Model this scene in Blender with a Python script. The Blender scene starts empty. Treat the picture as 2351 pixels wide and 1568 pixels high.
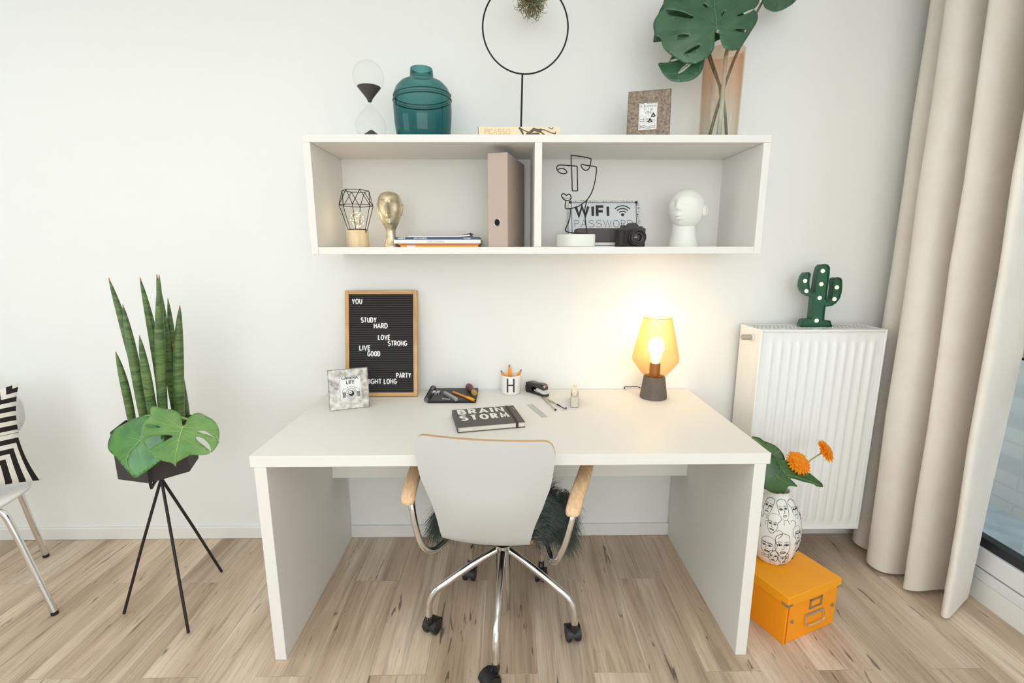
import bpy, bmesh, math, random
from mathutils import Vector, Matrix
from mathutils.geometry import delaunay_2d_cdt
random.seed(7)
PI = math.pi
S = bpy.context.scene
COL = S.collection
# ------------------------------------------------------------------ camera
cam_d = bpy.data.cameras.new('camera'); cam = bpy.data.objects.new('camera', cam_d); COL.objects.link(cam)
cam_d.sensor_width = 36.0; cam_d.lens = 1081.667 / 2351 * 36.0; cam_d.clip_start = 0.02
def cam_matrix(p, y, r, loc):
    f = Vector((math.sin(y)*math.cos(p), math.cos(y)*math.cos(p), -math.sin(p)))
    R = Vector((math.cos(y), -math.sin(y), 0)); U = R.cross(f)
    r1 = math.cos(r)*R + math.sin(r)*U; u1 = -math.sin(r)*R + math.cos(r)*U
    m = Matrix((r1, u1, -f)).transposed().to_4x4(); m.translation = Vector(loc); return m
cam.matrix_world = cam_matrix(0.190448, 0.0115655, -0.001344, (-0.014744, -2.085423, 1.366014))
S.camera = cam
# ------------------------------------------------------------------ exposure, world, lights
S.view_settings.view_transform = 'Standard'; S.view_settings.look = 'None'
S.view_settings.exposure = 0.07; S.view_settings.gamma = 1.0; S.view_settings.use_curve_mapping = False
W = bpy.data.worlds.new('world'); S.world = W; W.use_nodes = True
W.node_tree.nodes['Background'].inputs[0].default_value = (0.95, 0.975, 1.0, 1)
W.node_tree.nodes['Background'].inputs[1].default_value = 3.0
def area(name, loc, target, sx, sy, power, color=(1,1,1), spread=180):
    l = bpy.data.lights.new(name, 'AREA'); l.shape = 'RECTANGLE'; l.size = sx; l.size_y = sy
    l.energy = power; l.color = color; l.spread = math.radians(spread)
    o = bpy.data.objects.new(name, l); COL.objects.link(o); o.location = loc
    o.rotation_euler = (Vector(target)-Vector(loc)).to_track_quat('-Z', 'Y').to_euler(); return o
area('daylight_left_window', (-3.13, -1.75, 1.55), (0, -1.75, 1.5), 1.7, 1.6, 4.8, (1.0, 0.968, 0.94))
area('rear_fill_light', (0.1, -4.32, 1.6), (0.1, 0, 1.25), 3.2, 1.7, 26, (1.0, 0.968, 0.94))  # added frontal fill from behind the camera, set in an unseen window
area('ceiling_bounce_fill', (-0.6, -2.4, 2.5), (-0.6, -2.4, 0), 3.6, 2.8, 26, (1.0, 0.965, 0.93))  # added overhead fill standing in for ceiling bounce, no lamp fitting

# ------------------------------------------------------------------ helpers: tags
ORIG = {}
def tag(o, label=None, cat=None, group=None, kind=None):
    if label: o['label'] = label
    if cat: o['category'] = cat
    if group: o['group'] = group
    if kind: o['kind'] = kind
    return o
def thing(name, label, cat, loc=(0,0,0), group=None):
    o = bpy.data.objects.new(name, None); COL.objects.link(o); o.location = loc
    o.empty_display_size = 0.05; ORIG[o] = Vector(loc); return tag(o, label, cat, group)
# ------------------------------------------------------------------ helpers: materials
def lin(c):
    return tuple(((v/255)/12.92 if v/255 <= 0.04045 else ((v/255+0.055)/1.055)**2.4) for v in c) + (1,)
def nmat(name):
    m = bpy.data.materials.new(name); m.use_nodes = True; nt = m.node_tree
    return m, nt, nt.nodes['Principled BSDF'], nt.nodes['Material Output']
def N(nt, t, **k):
    n = nt.nodes.new(t)
    for a, v in k.items():
        if a.startswith('i_'):
            n.inputs[int(a[2:])].default_value = v
        else: setattr(n, a, v)
    return n
def mat(name, rgb, rough=0.5, metal=0.0, spec=0.5, vary=0.0, vscale=20, bump=0.0, bscale=200, emit=None, estr=0, coat=0, sheen=0, stretch=(1,1,1), rgb2=None, detail=4, sss=0):
    m, nt, b, out = nmat(name)
    b.inputs['Base Color'].default_value = lin(rgb); b.inputs['Roughness'].default_value = rough
    b.inputs['Metallic'].default_value = metal; b.inputs['Specular IOR Level'].default_value = spec
    if coat: b.inputs['Coat Weight'].default_value = coat; b.inputs['Coat Roughness'].default_value = 0.08
    if sheen: b.inputs['Sheen Weight'].default_value = sheen
    if emit: b.inputs['Emission Color'].default_value = lin(emit); b.inputs['Emission Strength'].default_value = estr
    if sss: b.inputs['Subsurface Weight'].default_value = sss
    tc = N(nt, 'ShaderNodeTexCoord'); mp = N(nt, 'ShaderNodeMapping'); mp.inputs['Scale'].default_value = stretch
    nt.links.new(tc.outputs['Object'], mp.inputs[0])
    if vary or rgb2:
        n = N(nt, 'ShaderNodeTexNoise'); n.inputs['Scale'].default_value = vscale; n.inputs['Detail'].default_value = detail
        nt.links.new(mp.outputs[0], n.inputs['Vector'])
        mx = N(nt, 'ShaderNodeMix', data_type='RGBA')
        c1 = lin(rgb); c2 = lin(rgb2) if rgb2 else tuple(min(1, v*(1-vary)) for v in c1[:3])+(1,)
        mx.inputs[6].default_value = c1; mx.inputs[7].default_value = c2
        rp = N(nt, 'ShaderNodeMapRange'); rp.inputs[1].default_value = 0.35; rp.inputs[2].default_value = 0.65
        nt.links.new(n.outputs['Fac'], rp.inputs[0]); nt.links.new(rp.outputs[0], mx.inputs[0])
        nt.links.new(mx.outputs[2], b.inputs['Base Color'])
    if bump:
        n2 = N(nt, 'ShaderNodeTexNoise'); n2.inputs['Scale'].default_value = bscale; n2.inputs['Detail'].default_value = 3
        nt.links.new(mp.outputs[0], n2.inputs['Vector'])
        bp = N(nt, 'ShaderNodeBump'); bp.inputs['Strength'].default_value = bump; bp.inputs['Distance'].default_value = 0.002
        nt.links.new(n2.outputs['Fac'], bp.inputs['Height']); nt.links.new(bp.outputs[0], b.inputs['Normal'])
    return m
def glass(name, rgb, refl=0.12, rough=0.02, ior=1.45, mixd=0.0, drgb=(255,255,255)):
    """thin glass: tinted transparency with a fresnel weighted reflection"""
    m, nt, b, out = nmat(name); nt.nodes.remove(b)
    t = N(nt, 'ShaderNodeBsdfTransparent'); t.inputs[0].default_value = lin(rgb)
    g = N(nt, 'ShaderNodeBsdfGlossy'); g.inputs['Roughness'].default_value = rough
    lw = N(nt, 'ShaderNodeLayerWeight'); lw.inputs[0].default_value = 0.5      # facing: the same from both sides of the thin wall
    pw = N(nt, 'ShaderNodeMath', operation='POWER'); pw.inputs[1].default_value = 4.0; nt.links.new(lw.outputs['Facing'], pw.inputs[0])
    fr = N(nt, 'ShaderNodeMath', operation='MULTIPLY_ADD'); fr.inputs[1].default_value = 0.55; fr.inputs[2].default_value = ((ior-1)/(ior+1))**2
    nt.links.new(pw.outputs[0], fr.inputs[0])
    mx = N(nt, 'ShaderNodeMixShader'); last = t
    if mixd:
        d = N(nt, 'ShaderNodeBsdfDiffuse'); d.inputs[0].default_value = lin(drgb)
        m2 = N(nt, 'ShaderNodeMixShader'); m2.inputs[0].default_value = mixd
        nt.links.new(t.outputs[0], m2.inputs[1]); nt.links.new(d.outputs[0], m2.inputs[2]); last = m2
    nt.links.new(fr.outputs[0], mx.inputs[0]); nt.links.new(last.outputs[0], mx.inputs[1]); nt.links.new(g.outputs[0], mx.inputs[2])
    nt.links.new(mx.outputs[0], out.inputs[0]); return m
# ------------------------------------------------------------------ helpers: meshes
def rotm(rx=0, ry=0, rz=0):
    return Matrix.Rotation(rz, 4, 'Z') @ Matrix.Rotation(ry, 4, 'Y') @ Matrix.Rotation(rx, 4, 'X')
def xf(loc=(0,0,0), rx=0, ry=0, rz=0):
    return Matrix.Translation(loc) @ rotm(rx, ry, rz)
def frame(o, ex, ez):
    """matrix with local x along ex, local z along ez (made square), y = z cross x"""
    ex = Vector(ex).normalized(); ez = Vector(ez); ez = (ez - ex*ez.dot(ex)).normalized(); ey = ez.cross(ex)
    m = Matrix((ex, ey, ez)).transposed().to_4x4(); m.translation = Vector(o); return m
def spline(pts, n=8, closed=False):
    P = [Vector(p) for p in pts]; out = []; L = len(P)
    rng = range(L if closed else L-1)
    for i in rng:
        if closed: a, b, c, d = P[i-1], P[i], P[(i+1) % L], P[(i+2) % L]
        else: a, b, c, d = P[max(i-1,0)], P[i], P[i+1], P[min(i+2,L-1)]
        for k in range(n):
            t = k/n
            out.append(0.5*((2*b)+(c-a)*t+(2*a-5*b+4*c-d)*t*t+(3*b-a-3*c+d)*t**3))
    if not closed: out.append(P[-1])
    return out
class MB:
    def __init__(s, M=None): s.v = []; s.f = []; s.mi = []; s.M = M or Matrix(); s.cur = 0; s.uv = {}
    def add(s, vs, fs):
        b = len(s.v); s.v += [s.M @ Vector(p) for p in vs]
        for f in fs: s.f.append([b+i for i in f]); s.mi.append(s.cur)
        return b
    def box(s, a, b):
        (x0,y0,z0),(x1,y1,z1) = a, b
        s.add([(x0,y0,z0),(x1,y0,z0),(x1,y1,z0),(x0,y1,z0),(x0,y0,z1),(x1,y0,z1),(x1,y1,z1),(x0,y1,z1)],
              [(0,3,2,1),(4,5,6,7),(0,1,5,4),(1,2,6,5),(2,3,7,6),(3,0,4,7)]); return s
    def rbox(s, a, b, r=0.01, seg=3, axis='z'):
        """box with rounded corners in the plane across axis"""
        (x0,y0,z0),(x1,y1,z1) = a, b
        if axis == 'z': u0,u1,w0,w1,h0,h1 = x0,x1,y0,y1,z0,z1; T = lambda u,w,h: (u,w,h)
        elif axis == 'y': u0,u1,w0,w1,h0,h1 = x0,x1,z0,z1,y0,y1; T = lambda u,w,h: (u,h,w)
        else: u0,u1,w0,w1,h0,h1 = y0,y1,z0,z1,x0,x1; T = lambda u,w,h: (h,u,w)
        pts = []
        for cx,cy,a0 in ((u1-r,w0+r,-PI/2),(u1-r,w1-r,0),(u0+r,w1-r,PI/2),(u0+r,w0+r,PI)):
            for k in range(seg+1):
                an = a0+PI/2*k/seg; pts.append((cx+r*math.cos(an), cy+r*math.sin(an)))
        n = len(pts)
        s.add([T(p[0],p[1],h0) for p in pts]+[T(p[0],p[1],h1) for p in pts],
              [tuple(range(n)), tuple(range(2*n-1,n-1,-1))]+[(i,(i+1)%n,n+(i+1)%n,n+i) for i in range(n)]); return s
    def lathe(s, prof, c=(0,0,0), seg=32, cap0=True, cap1=True):
        vs = []; fs = []; n = len(prof)
        for r, z in prof:
            for k in range(seg):
                a = 2*PI*k/seg; vs.append((c[0]+r*math.cos(a), c[1]+r*math.sin(a), c[2]+z))
        for i in range(n-1):
            for k in range(seg):
                fs.append((i*seg+k, i*seg+(k+1)%seg, (i+1)*seg+(k+1)%seg, (i+1)*seg+k))
        if cap0: fs.append(tuple(range(seg-1,-1,-1)))
        if cap1: fs.append(tuple((n-1)*seg+k for k in range(seg)))
        s.add(vs, fs); return s
    def tube(s, pts, r, seg=10, closed=False, cap=True, r1=None):
        P = [Vector(p) for p in pts]; n = len(P); vs = []; fs = []
        rs = r if isinstance(r, (list, tuple)) else [r + ((r1-r)*i/(n-1) if r1 is not None else 0) for i in range(n)]
        T = []
        for i in range(n):
            if closed: t = P[(i+1)%n]-P[i-1]
            else: t = P[min(i+1,n-1)]-P[max(i-1,0)]
            T.append(t.normalized() if t.length > 1e-9 else Vector((0,0,1)))
        up = Vector((0,0,1)) if abs(T[0].z) < 0.9 else Vector((1,0,0))
        a = T[0].cross(up).normalized()
        for i in range(n):
            a = (a - T[i]*a.dot(T[i]))
            a = a.normalized() if a.length > 1e-6 else T[i].orthogonal().normalized()
            b = T[i].cross(a)
            for k in range(seg):
                an = 2*PI*k/seg; vs.append(P[i] + rs[i]*(math.cos(an)*a + math.sin(an)*b))
        for i in range(n if closed else n-1):
            j = (i+1) % n
            for k in range(seg): fs.append((i*seg+k, i*seg+(k+1)%seg, j*seg+(k+1)%seg, j*seg+k))
        if cap and not closed: fs += [tuple(range(seg-1,-1,-1)), tuple((n-1)*seg+k for k in range(seg))]
        s.add(vs, fs); return s
    def cyl(s, p0, p1, r0, r1=None, seg=20): return s.tube([p0, p1], [r0, r0 if r1 is None else r1], seg)
    def prism(s, poly, y0, y1):
        """polygon in local xz, extruded along local y"""
        n = len(poly)
        s.add([(p[0],y0,p[1]) for p in poly]+[(p[0],y1,p[1]) for p in poly],
              [tuple(range(n)), tuple(range(2*n-1,n-1,-1))]+[(i,n+i,n+(i+1)%n,(i+1)%n) for i in range(n)]); return s
    def ball(s, c, r, seg=16, rings=10):
        if not isinstance(r, (tuple, list)): r = (r, r, r)
        vs = [(c[0],c[1],c[2]-r[2])]; fs = []
        for i in range(1, rings):
            t = -PI/2+PI*i/rings
            for k in range(seg):
                a = 2*PI*k/seg; vs.append((c[0]+r[0]*math.cos(t)*math.cos(a), c[1]+r[1]*math.cos(t)*math.sin(a), c[2]+r[2]*math.sin(t)))
        vs.append((c[0],c[1],c[2]+r[2])); L = len(vs)-1
        for k in range(seg):
            fs.append((0, 1+(k+1)%seg, 1+k)); fs.append((L, L-seg+k, L-seg+(k+1)%seg))
        for i in range(rings-2):
            for k in range(seg):
                fs.append((1+i*seg+k, 1+i*seg+(k+1)%seg, 1+(i+1)*seg+(k+1)%seg, 1+(i+1)*seg+k))
        s.add(vs, fs); return s
    def grid(s, fn, nu, nv, closed_u=False):
        vs = [fn(i/(nu if closed_u else nu-1), j/(nv-1)) for j in range(nv) for i in range(nu)]; fs = []
        for j in range(nv-1):
            for i in range(nu if closed_u else nu-1):
                fs.append((j*nu+i, j*nu+(i+1)%nu, (j+1)*nu+(i+1)%nu, (j+1)*nu+i))
        s.add(vs, fs); return s
    def stroke(s, pts, w, y=0.0, d=0.0006, closed=False):
        """flat ribbon of width w along a polyline in local xz, raised from y to y-d (towards the viewer)"""
        P = [Vector((p[0], p[1])) for p in pts]
        if closed and (P[0]-P[-1]).length < 1e-7: P = P[:-1]
        Q = [P[0]]
        for p in P[1:]:
            if (p-Q[-1]).length > 1e-6: Q.append(p)
        P = Q; n = len(P)
        if n < 2: return s
        L = []; R = []
        for i in range(n):
            a = P[i]-P[i-1] if (i > 0 or closed) else None; b = P[(i+1)%n]-P[i] if (i < n-1 or closed) else None
            if a is None: t = b.normalized(); k = 1
            elif b is None: t = a.normalized(); k = 1
            else:
                a = a.normalized(); b = b.normalized(); t = (a+b)
                if t.length < 1e-4: t = a; k = 1
                else: t = t.normalized(); k = min(2.2, 1/max(0.3, t.dot(a)))
            nr = Vector((-t.y, t.x))*w/2*k; L.append(P[i]+nr); R.append(P[i]-nr)
        vs = [(p.x,y-d-i*5e-6,p.y) for i, p in enumerate(L)]+[(p.x,y-d-i*5e-6,p.y) for i, p in enumerate(R)]+[(p.x,y,p.y) for p in L]+[(p.x,y,p.y) for p in R]; fs = []
        for i in range(n if closed else n-1):
            j = (i+1)%n
            fs += [(i,n+i,n+j,j), (2*n+i,i,j,2*n+j), (n+i,3*n+i,3*n+j,n+j)]
        if not closed: fs += [(0,2*n,3*n,n), (n-1,2*n-1,4*n-1,3*n-1)]
        s.add(vs, fs); return s
    def build(s, name, mats, parent=None, loc=None, smooth=40, bevel=0, bseg=2, solid=0, subsurf=0, label=None):
        o0 = ORIG[parent] if parent is not None else Vector(loc if loc is not None else (0,0,0))
        me = bpy.data.meshes.new(name); me.from_pydata([tuple(v-o0) for v in s.v], [], s.f)
        if not isinstance(mats, (list, tuple)): mats = [mats]
        for m in mats: me.materials.append(m)
        me.polygons.foreach_set('material_index', s.mi)
        bm = bmesh.new(); bm.from_mesh(me); bmesh.ops.recalc_face_normals(bm, faces=bm.faces); bm.to_mesh(me); bm.free()
        if smooth:
            me.polygons.foreach_set('use_smooth', [True]*len(me.polygons)); me.set_sharp_from_angle(angle=math.radians(smooth))
        o = bpy.data.objects.new(name, me); COL.objects.link(o)
        if parent is not None: o.parent = parent; ORIG[o] = o0
        else: o.location = o0; ORIG[o] = o0
        if bevel:
            b = o.modifiers.new('bevel', 'BEVEL'); b.width = bevel; b.segments = bseg; b.limit_method = 'ANGLE'; b.angle_limit = math.radians(35)
            b.harden_normals = False
        if solid:
            q = o.modifiers.new('solidify', 'SOLIDIFY'); q.thickness = abs(solid); q.offset = 0
        if subsurf:
            q = o.modifiers.new('subsurf', 'SUBSURF'); q.levels = subsurf; q.render_levels = subsurf
        if label: o['label'] = label
        return o
# ------------------------------------------------------------------ helpers: stroke lettering
def arc(cx, cy, rx, ry, a0, a1, n=10):
    return [(cx+rx*math.cos(math.radians(a0+(a1-a0)*i/n)), cy+ry*math.sin(math.radians(a0+(a1-a0)*i/n))) for i in range(n+1)]
_S = arc(.5,.76,.42,.24,35,270,9)+arc(.5,.26,.46,.26,90,-145,9)
GL = {'A':(.95,[[(0,0),(.475,1),(.95,0)],[(.17,.33),(.78,.33)]]),
 'B':(.8,[[(0,0),(0,1),(.42,1)]+arc(.42,.77,.28,.23,90,-90,8)+[(0,.54)],[(.42,.54)]+arc(.45,.27,.33,.27,90,-90,8)+[(0,0)]]),
 'C':(.9,[arc(.52,.5,.52,.5,42,318,14)]),
 'D':(.9,[[(0,0),(0,1),(.35,1)]+arc(.35,.5,.53,.5,90,-90,12)+[(0,0)]]),
 'E':(.7,[[(.68,1),(0,1),(0,0),(.68,0)],[(0,.52),(.6,.52)]]),
 'F':(.66,[[(.66,1),(0,1),(0,0)],[(0,.5),(.58,.5)]]),
 'G':(1.0,[arc(.52,.5,.52,.5,45,350,15)+[(.58,.42)]]),
 'H':(.82,[[(0,0),(0,1)],[(.82,0),(.82,1)],[(0,.52),(.82,.52)]]),
 'I':(.06,[[(.03,0),(.03,1)]]),
 'K':(.8,[[(0,0),(0,1)],[(.78,1),(0,.42)],[(.25,.6),(.8,0)]]),
 'L':(.62,[[(0,1),(0,0),(.62,0)]]),
 'M':(1.05,[[(0,0),(.12,1),(.525,.2),(.93,1),(1.05,0)]]),
 'N':(.85,[[(0,0),(0,1),(.85,0),(.85,1)]]),
 'O':(1.02,[arc(.51,.5,.51,.5,90,450,22)]),
 'P':(.72,[[(0,0),(0,1),(.4,1)]+arc(.4,.74,.32,.26,90,-90,8)+[(0,.48)]]),
 'R':(.76,[[(0,0),(0,1),(.4,1)]+arc(.4,.74,.3,.26,90,-90,8)+[(0,.48)],[(.34,.48),(.76,0)]]),
 'S':(.96,[_S]), 'T':(.8,[[(0,1),(.8,1)],[(.4,1),(.4,0)]]),
 'U':(.82,[[(0,1)]+arc(.41,.4,.41,.4,180,360,12)+[(.82,1)]]),
 'V':(.9,[[(0,1),(.45,0),(.9,1)]]), 'W':(1.3,[[(0,1),(.32,0),(.65,1),(.98,0),(1.3,1)]]),
 'Y':(.86,[[(0,1),(.43,.45),(.86,1)],[(.43,.45),(.43,0)]]), ' ':(.45,[])}
def glyph_width(t, h, sx=1.0, gap=.22): return sum((GL[c][0]*sx+gap)*h for c in t)-gap*h
def letters(mb, t, x, z, h, w, sx=1.0, gap=.22, y=0.0, d=0.0006, serif=0):
    k = 0
    for c in t:
        gw, st = GL[c]
        for p in st:
            k += 1; q = [(x+(a*sx)*h, z+b*h) for a, b in p]; mb.stroke(q, w, y, d+.00013*(k % 4))
            if serif:
                for e, f in ((q[0], q[1]), (q[-1], q[-2])):
                    if abs(e[0]-f[0]) < abs(e[1]-f[1])*.5: mb.stroke([(e[0]-serif,e[1]),(e[0]+serif,e[1])], w*.7, y, d)
        x += (gw*sx+gap)*h
    return x
# ------------------------------------------------------------------ materials
M_wall = mat('wall_paint', (242,242,239), 0.9, spec=0.2, bump=0.08, bscale=350)
M_white = mat('white_laminate', (236,234,229), 0.45, spec=0.35)
M_base = mat('baseboard_paint', (238,237,233), 0.5)
M_frame = mat('window_plastic', (236,237,238), 0.35)
M_gasket = mat('black_rubber', (38,40,44), 0.6)
M_black = mat('black_metal', (34,31,30), 0.5, spec=0.4)
M_wire = mat('black_wire', (30,27,26), 0.45, metal=0.3)
M_chrome = mat('chrome', (225,225,225), 0.12, metal=1.0)
M_steel = mat('brushed_steel', (190,188,184), 0.3, metal=1.0)
M_plast = mat('black_plastic', (32,32,33), 0.42)
M_ink = mat('black_print', (58,54,52), 0.8)
M_inkd = mat('dark_ink', (38,36,36), 0.75)
M_paper = mat('cream_paper', (240,236,222), 0.85)
M_pwhite = mat('white_paper', (240,240,238), 0.85)
M_lettr = mat('white_letter_plastic', (242,241,238), 0.5)
def floor_material():
    m, nt, b, out = nmat('oak_planks'); L = nt.links.new
    tc = N(nt,'ShaderNodeTexCoord'); sp = N(nt,'ShaderNodeSeparateXYZ'); L(tc.outputs['Object'], sp.inputs[0])
    cb = N(nt,'ShaderNodeCombineXYZ'); L(sp.outputs[1], cb.inputs[0]); L(sp.outputs[0], cb.inputs[1])
    mp = N(nt,'ShaderNodeMapping'); mp.inputs['Location'].default_value = (0.32, 0.10, 0); L(cb.outputs[0], mp.inputs[0])
    br = N(nt,'ShaderNodeTexBrick'); br.offset = 0.37; br.offset_frequency = 2
    br.inputs['Color1'].default_value = (0,0,0,1); br.inputs['Color2'].default_value = (1,1,1,1); br.inputs['Mortar'].default_value = (.5,.5,.5,1)
    br.inputs['Scale'].default_value = 1; br.inputs['Brick Width'].default_value = 1.22; br.inputs['Row Height'].default_value = 0.185
    br.inputs['Mortar Size'].default_value = 0.0012; br.inputs['Mortar Smooth'].default_value = 0.2
    L(mp.outputs[0], br.inputs['Vector'])
    rnd = N(nt,'ShaderNodeMath', operation='MULTIPLY'); rnd.inputs[1].default_value = 37.0; L(br.outputs['Color'], rnd.inputs[0])
    def coords(sx, sy):
        a = N(nt,'ShaderNodeMath', operation='MULTIPLY'); a.inputs[1].default_value = sx; L(sp.outputs[0], a.inputs[0])
        c = N(nt,'ShaderNodeMath', operation='MULTIPLY'); c.inputs[1].default_value = sy; L(sp.outputs[1], c.inputs[0])
        d = N(nt,'ShaderNodeCombineXYZ'); L(a.outputs[0], d.inputs[0]); L(c.outputs[0], d.inputs[1]); L(rnd.outputs[0], d.inputs[2]); return d.outputs[0]
    def noise(vec, det=4, dist=0.0, rough=.55):
        n = N(nt,'ShaderNodeTexNoise'); n.inputs['Scale'].default_value = 1; n.inputs['Detail'].default_value = det; n.inputs['Roughness'].default_value = rough
        n.inputs['Distortion'].default_value = dist; L(vec, n.inputs['Vector']); return n.outputs['Fac']
    def ramp(fac, stops):
        r = N(nt,'ShaderNodeValToRGB'); e = r.color_ramp.elements
        while len(e) < len(stops): e.new(0.5)
        for k,(p,c) in enumerate(stops): e[k].position = p; e[k].color = lin(c) if isinstance(c, tuple) else (c,c,c,1)
        L(fac, r.inputs[0]); return r.outputs[0]
    def mix(fac, a, b_, mode='MIX'):
        x = N(nt,'ShaderNodeMix', data_type='RGBA', blend_type=mode)
        if isinstance(fac, float): x.inputs[0].default_value = fac
        else: L(fac, x.inputs[0])
        L(a, x.inputs[6]); L(b_, x.inputs[7]); return x.outputs[2]
    broad = ramp(noise(coords(7, 0.9), 3, .6), [(.30,(180,156,132)),(.48,(212,189,164)),(.66,(233,214,191))])
    fine = ramp(noise(coords(150, 4.5), 6, .25, .72), [(.30,.56),(.50,.90),(.66,1.0)])
    c = mix(.75, broad, fine, 'MULTIPLY')
    tint = ramp(br.outputs['Color'], [(0.,.80),(.35,.92),(.7,1.0),(1.,1.06)])
    c = mix(.9, c, tint, 'MULTIPLY')
    streak = ramp(noise(coords(26, 1.3), 3, 1.2), [(.56,1.0),(.66,.62)])
    c = mix(.55, c, streak, 'MULTIPLY')
    crack = ramp(noise(coords(52, 6.5), 3, 1.0, .45), [(.660,1.0),(.715,.28)])
    c = mix(.9, c, crack, 'MULTIPLY')
    seam = ramp(br.outputs['Fac'], [(0.,1.0),(1.,.82)])
    c = mix(1.0, c, seam, 'MULTIPLY')
    L(c, b.inputs['Base Color']); b.inputs['Roughness'].default_value = 0.5; b.inputs['Specular IOR Level'].default_value = 0.35
    bp = N(nt,'ShaderNodeBump'); bp.inputs['Strength'].default_value = .12; bp.inputs['Distance'].default_value = .002
    L(fine, bp.inputs['Height']); L(bp.outputs[0], b.inputs['Normal'])
    return m
def wood(name, c1, c2, sc=(60,60,4), rough=.5):
    return mat(name, c1, rough, rgb2=c2, vscale=1.0, stretch=sc, detail=5, spec=.35)
def struct(name, mb, m, **k):
    o = mb.build(name, m, **k); o['kind'] = 'structure'; return o
# ------------------------------------------------------------------ room shell
XL, XR, YF, ZC = -3.2, 1.85, -4.4, 2.55
struct('floor', MB().box((XL-.1, YF-.1, -.1), (XR+.12, .1, 0)), floor_material())
struct('ceiling', MB().box((XL-.1, YF-.1, ZC), (XR+.12, .1, ZC+.1)), M_wall)
struct('wall_back', MB().box((XL-.1, 0, 0), (XR+.12, .1, ZC)), M_wall)
def wall_with_hole(name, axis, p0, p1, a0, a1, h0, h1, lo, hi):
    mb = MB()
    def bx(u0, u1, z0, z1):
        if u1-u0 < 1e-6 or z1-z0 < 1e-6: return
        mb.box((p0,u0,z0),(p1,u1,z1)) if axis == 'x' else mb.box((u0,p0,z0),(u1,p1,z1))
    bx(lo, a0, 0, ZC); bx(a1, hi, 0, ZC); bx(a0, a1, 0, h0); bx(a0, a1, h1, ZC)
    return struct(name, mb, M_wall, smooth=0)
wall_with_hole('wall_right', 'x', XR, XR+.12, -1.55, -.22, 0.093, 2.30, YF-.1, 0)
wall_with_hole('wall_left', 'x', XL-.1, XL, -2.65, -.85, 0.7, 2.4, YF-.1, 0)
wall_with_hole('wall_front', 'y', YF-.1, YF, -1.55, 1.75, 0.7, 2.45, XL, XR)
M_pane = glass('window_glass', (232,240,243), ior=1.35)
def simple_window(name, axis, p, a0, a1, z0, z1):
    e = thing(name, None, None, (p,(a0+a1)/2,z0) if axis == 'x' else ((a0+a1)/2,p,z0)); e['kind'] = 'structure'
    f = MB(); w = .06
    for u0,u1,b0,b1 in ((a0,a0+w,z0,z1),(a1-w,a1,z0,z1),(a0,a1,z0,z0+w),(a0,a1,z1-w,z1),((a0+a1)/2-w/2,(a0+a1)/2+w/2,z0,z1)):
        f.box((p-.03,u0,b0),(p+.03,u1,b1)) if axis == 'x' else f.box((u0,p-.03,b0),(u1,p+.03,b1))
    f.build('window_frame', M_frame, e, smooth=0)
    g = MB(); g.box((p-.004,a0,z0),(p+.004,a1,z1)) if axis == 'x' else g.box((a0,p-.004,z0),(a1,p+.004,z1))
    g.build('window_pane', M_pane, e, smooth=0)
simple_window('window_1', 'x', XL-.05, -2.65, -.85, .7, 2.4)
simple_window('fill_window', 'y', YF-.05, -1.55, 1.75, .7, 2.45)  # unseen window added behind the camera to frame the rear fill
# baseboards
struct('baseboard_back', MB().box((XL, -.014, 0), (XR, 0, .062)), M_base, bevel=.004)
struct('baseboard_left', MB().box((XL, YF, 0), (XL+.014, -.014, .062)), M_base, bevel=.004)
struct('baseboard_front', MB().box((XL+.014, YF, 0), (XR, YF+.014, .062)), M_base, bevel=.004)
# balcony door in the right wall
d = thing('door_1', None, None, (XR, -.9, 0)); d['kind'] = 'structure'
y0, y1 = -1.55, -.22
MB().box((XR-.004, y0, .088), (XR+.07, y1, .131)).build('sill_profile', M_frame, d, bevel=.003)
fr = MB()
for a, b in (((y0,.135),(y1,.216)), ((y0,.981),(y1,1.062)), ((y0,1.062),(y1,1.116)), ((y0,1.116),(y1,1.200)), ((y0,2.22),(y1,2.30)), ((y0,.216),(y0+.08,2.22)), ((y1-.08,.216),(y1,2.22))):
    off = .006 if abs(a[1]-1.062) < 1e-6 else 0
    fr.box((XR-.002+off*2, a[0], a[1]+.0015), (XR+.07, b[0], b[1]-.0015))
fr.build('sash_frame', M_frame, d, bevel=.004)
gk = MB()
for z in ((.216,.252), (.972,.982), (1.199,1.210), (2.21,2.22)): gk.box((XR+.012, y0+.08, z[0]), (XR+.05, y1-.08, z[1]))
for y in ((y0+.08, y0+.09), (y1-.09, y1-.08)): gk.box((XR+.012, y[0], .216), (XR+.05, y[1], 2.22))
gk.build('glazing_gasket', M_gasket, d, smooth=0)
MB().box((XR+.028, y0+.082, .23), (XR+.036, y1-.082, .98)).build('glass_pane', M_pane, d, smooth=0)
MB().box((XR+.028, y0+.082, 1.205), (XR+.036, y1-.082, 2.215)).build('glass_pane', M_pane, d, smooth=0)
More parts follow.
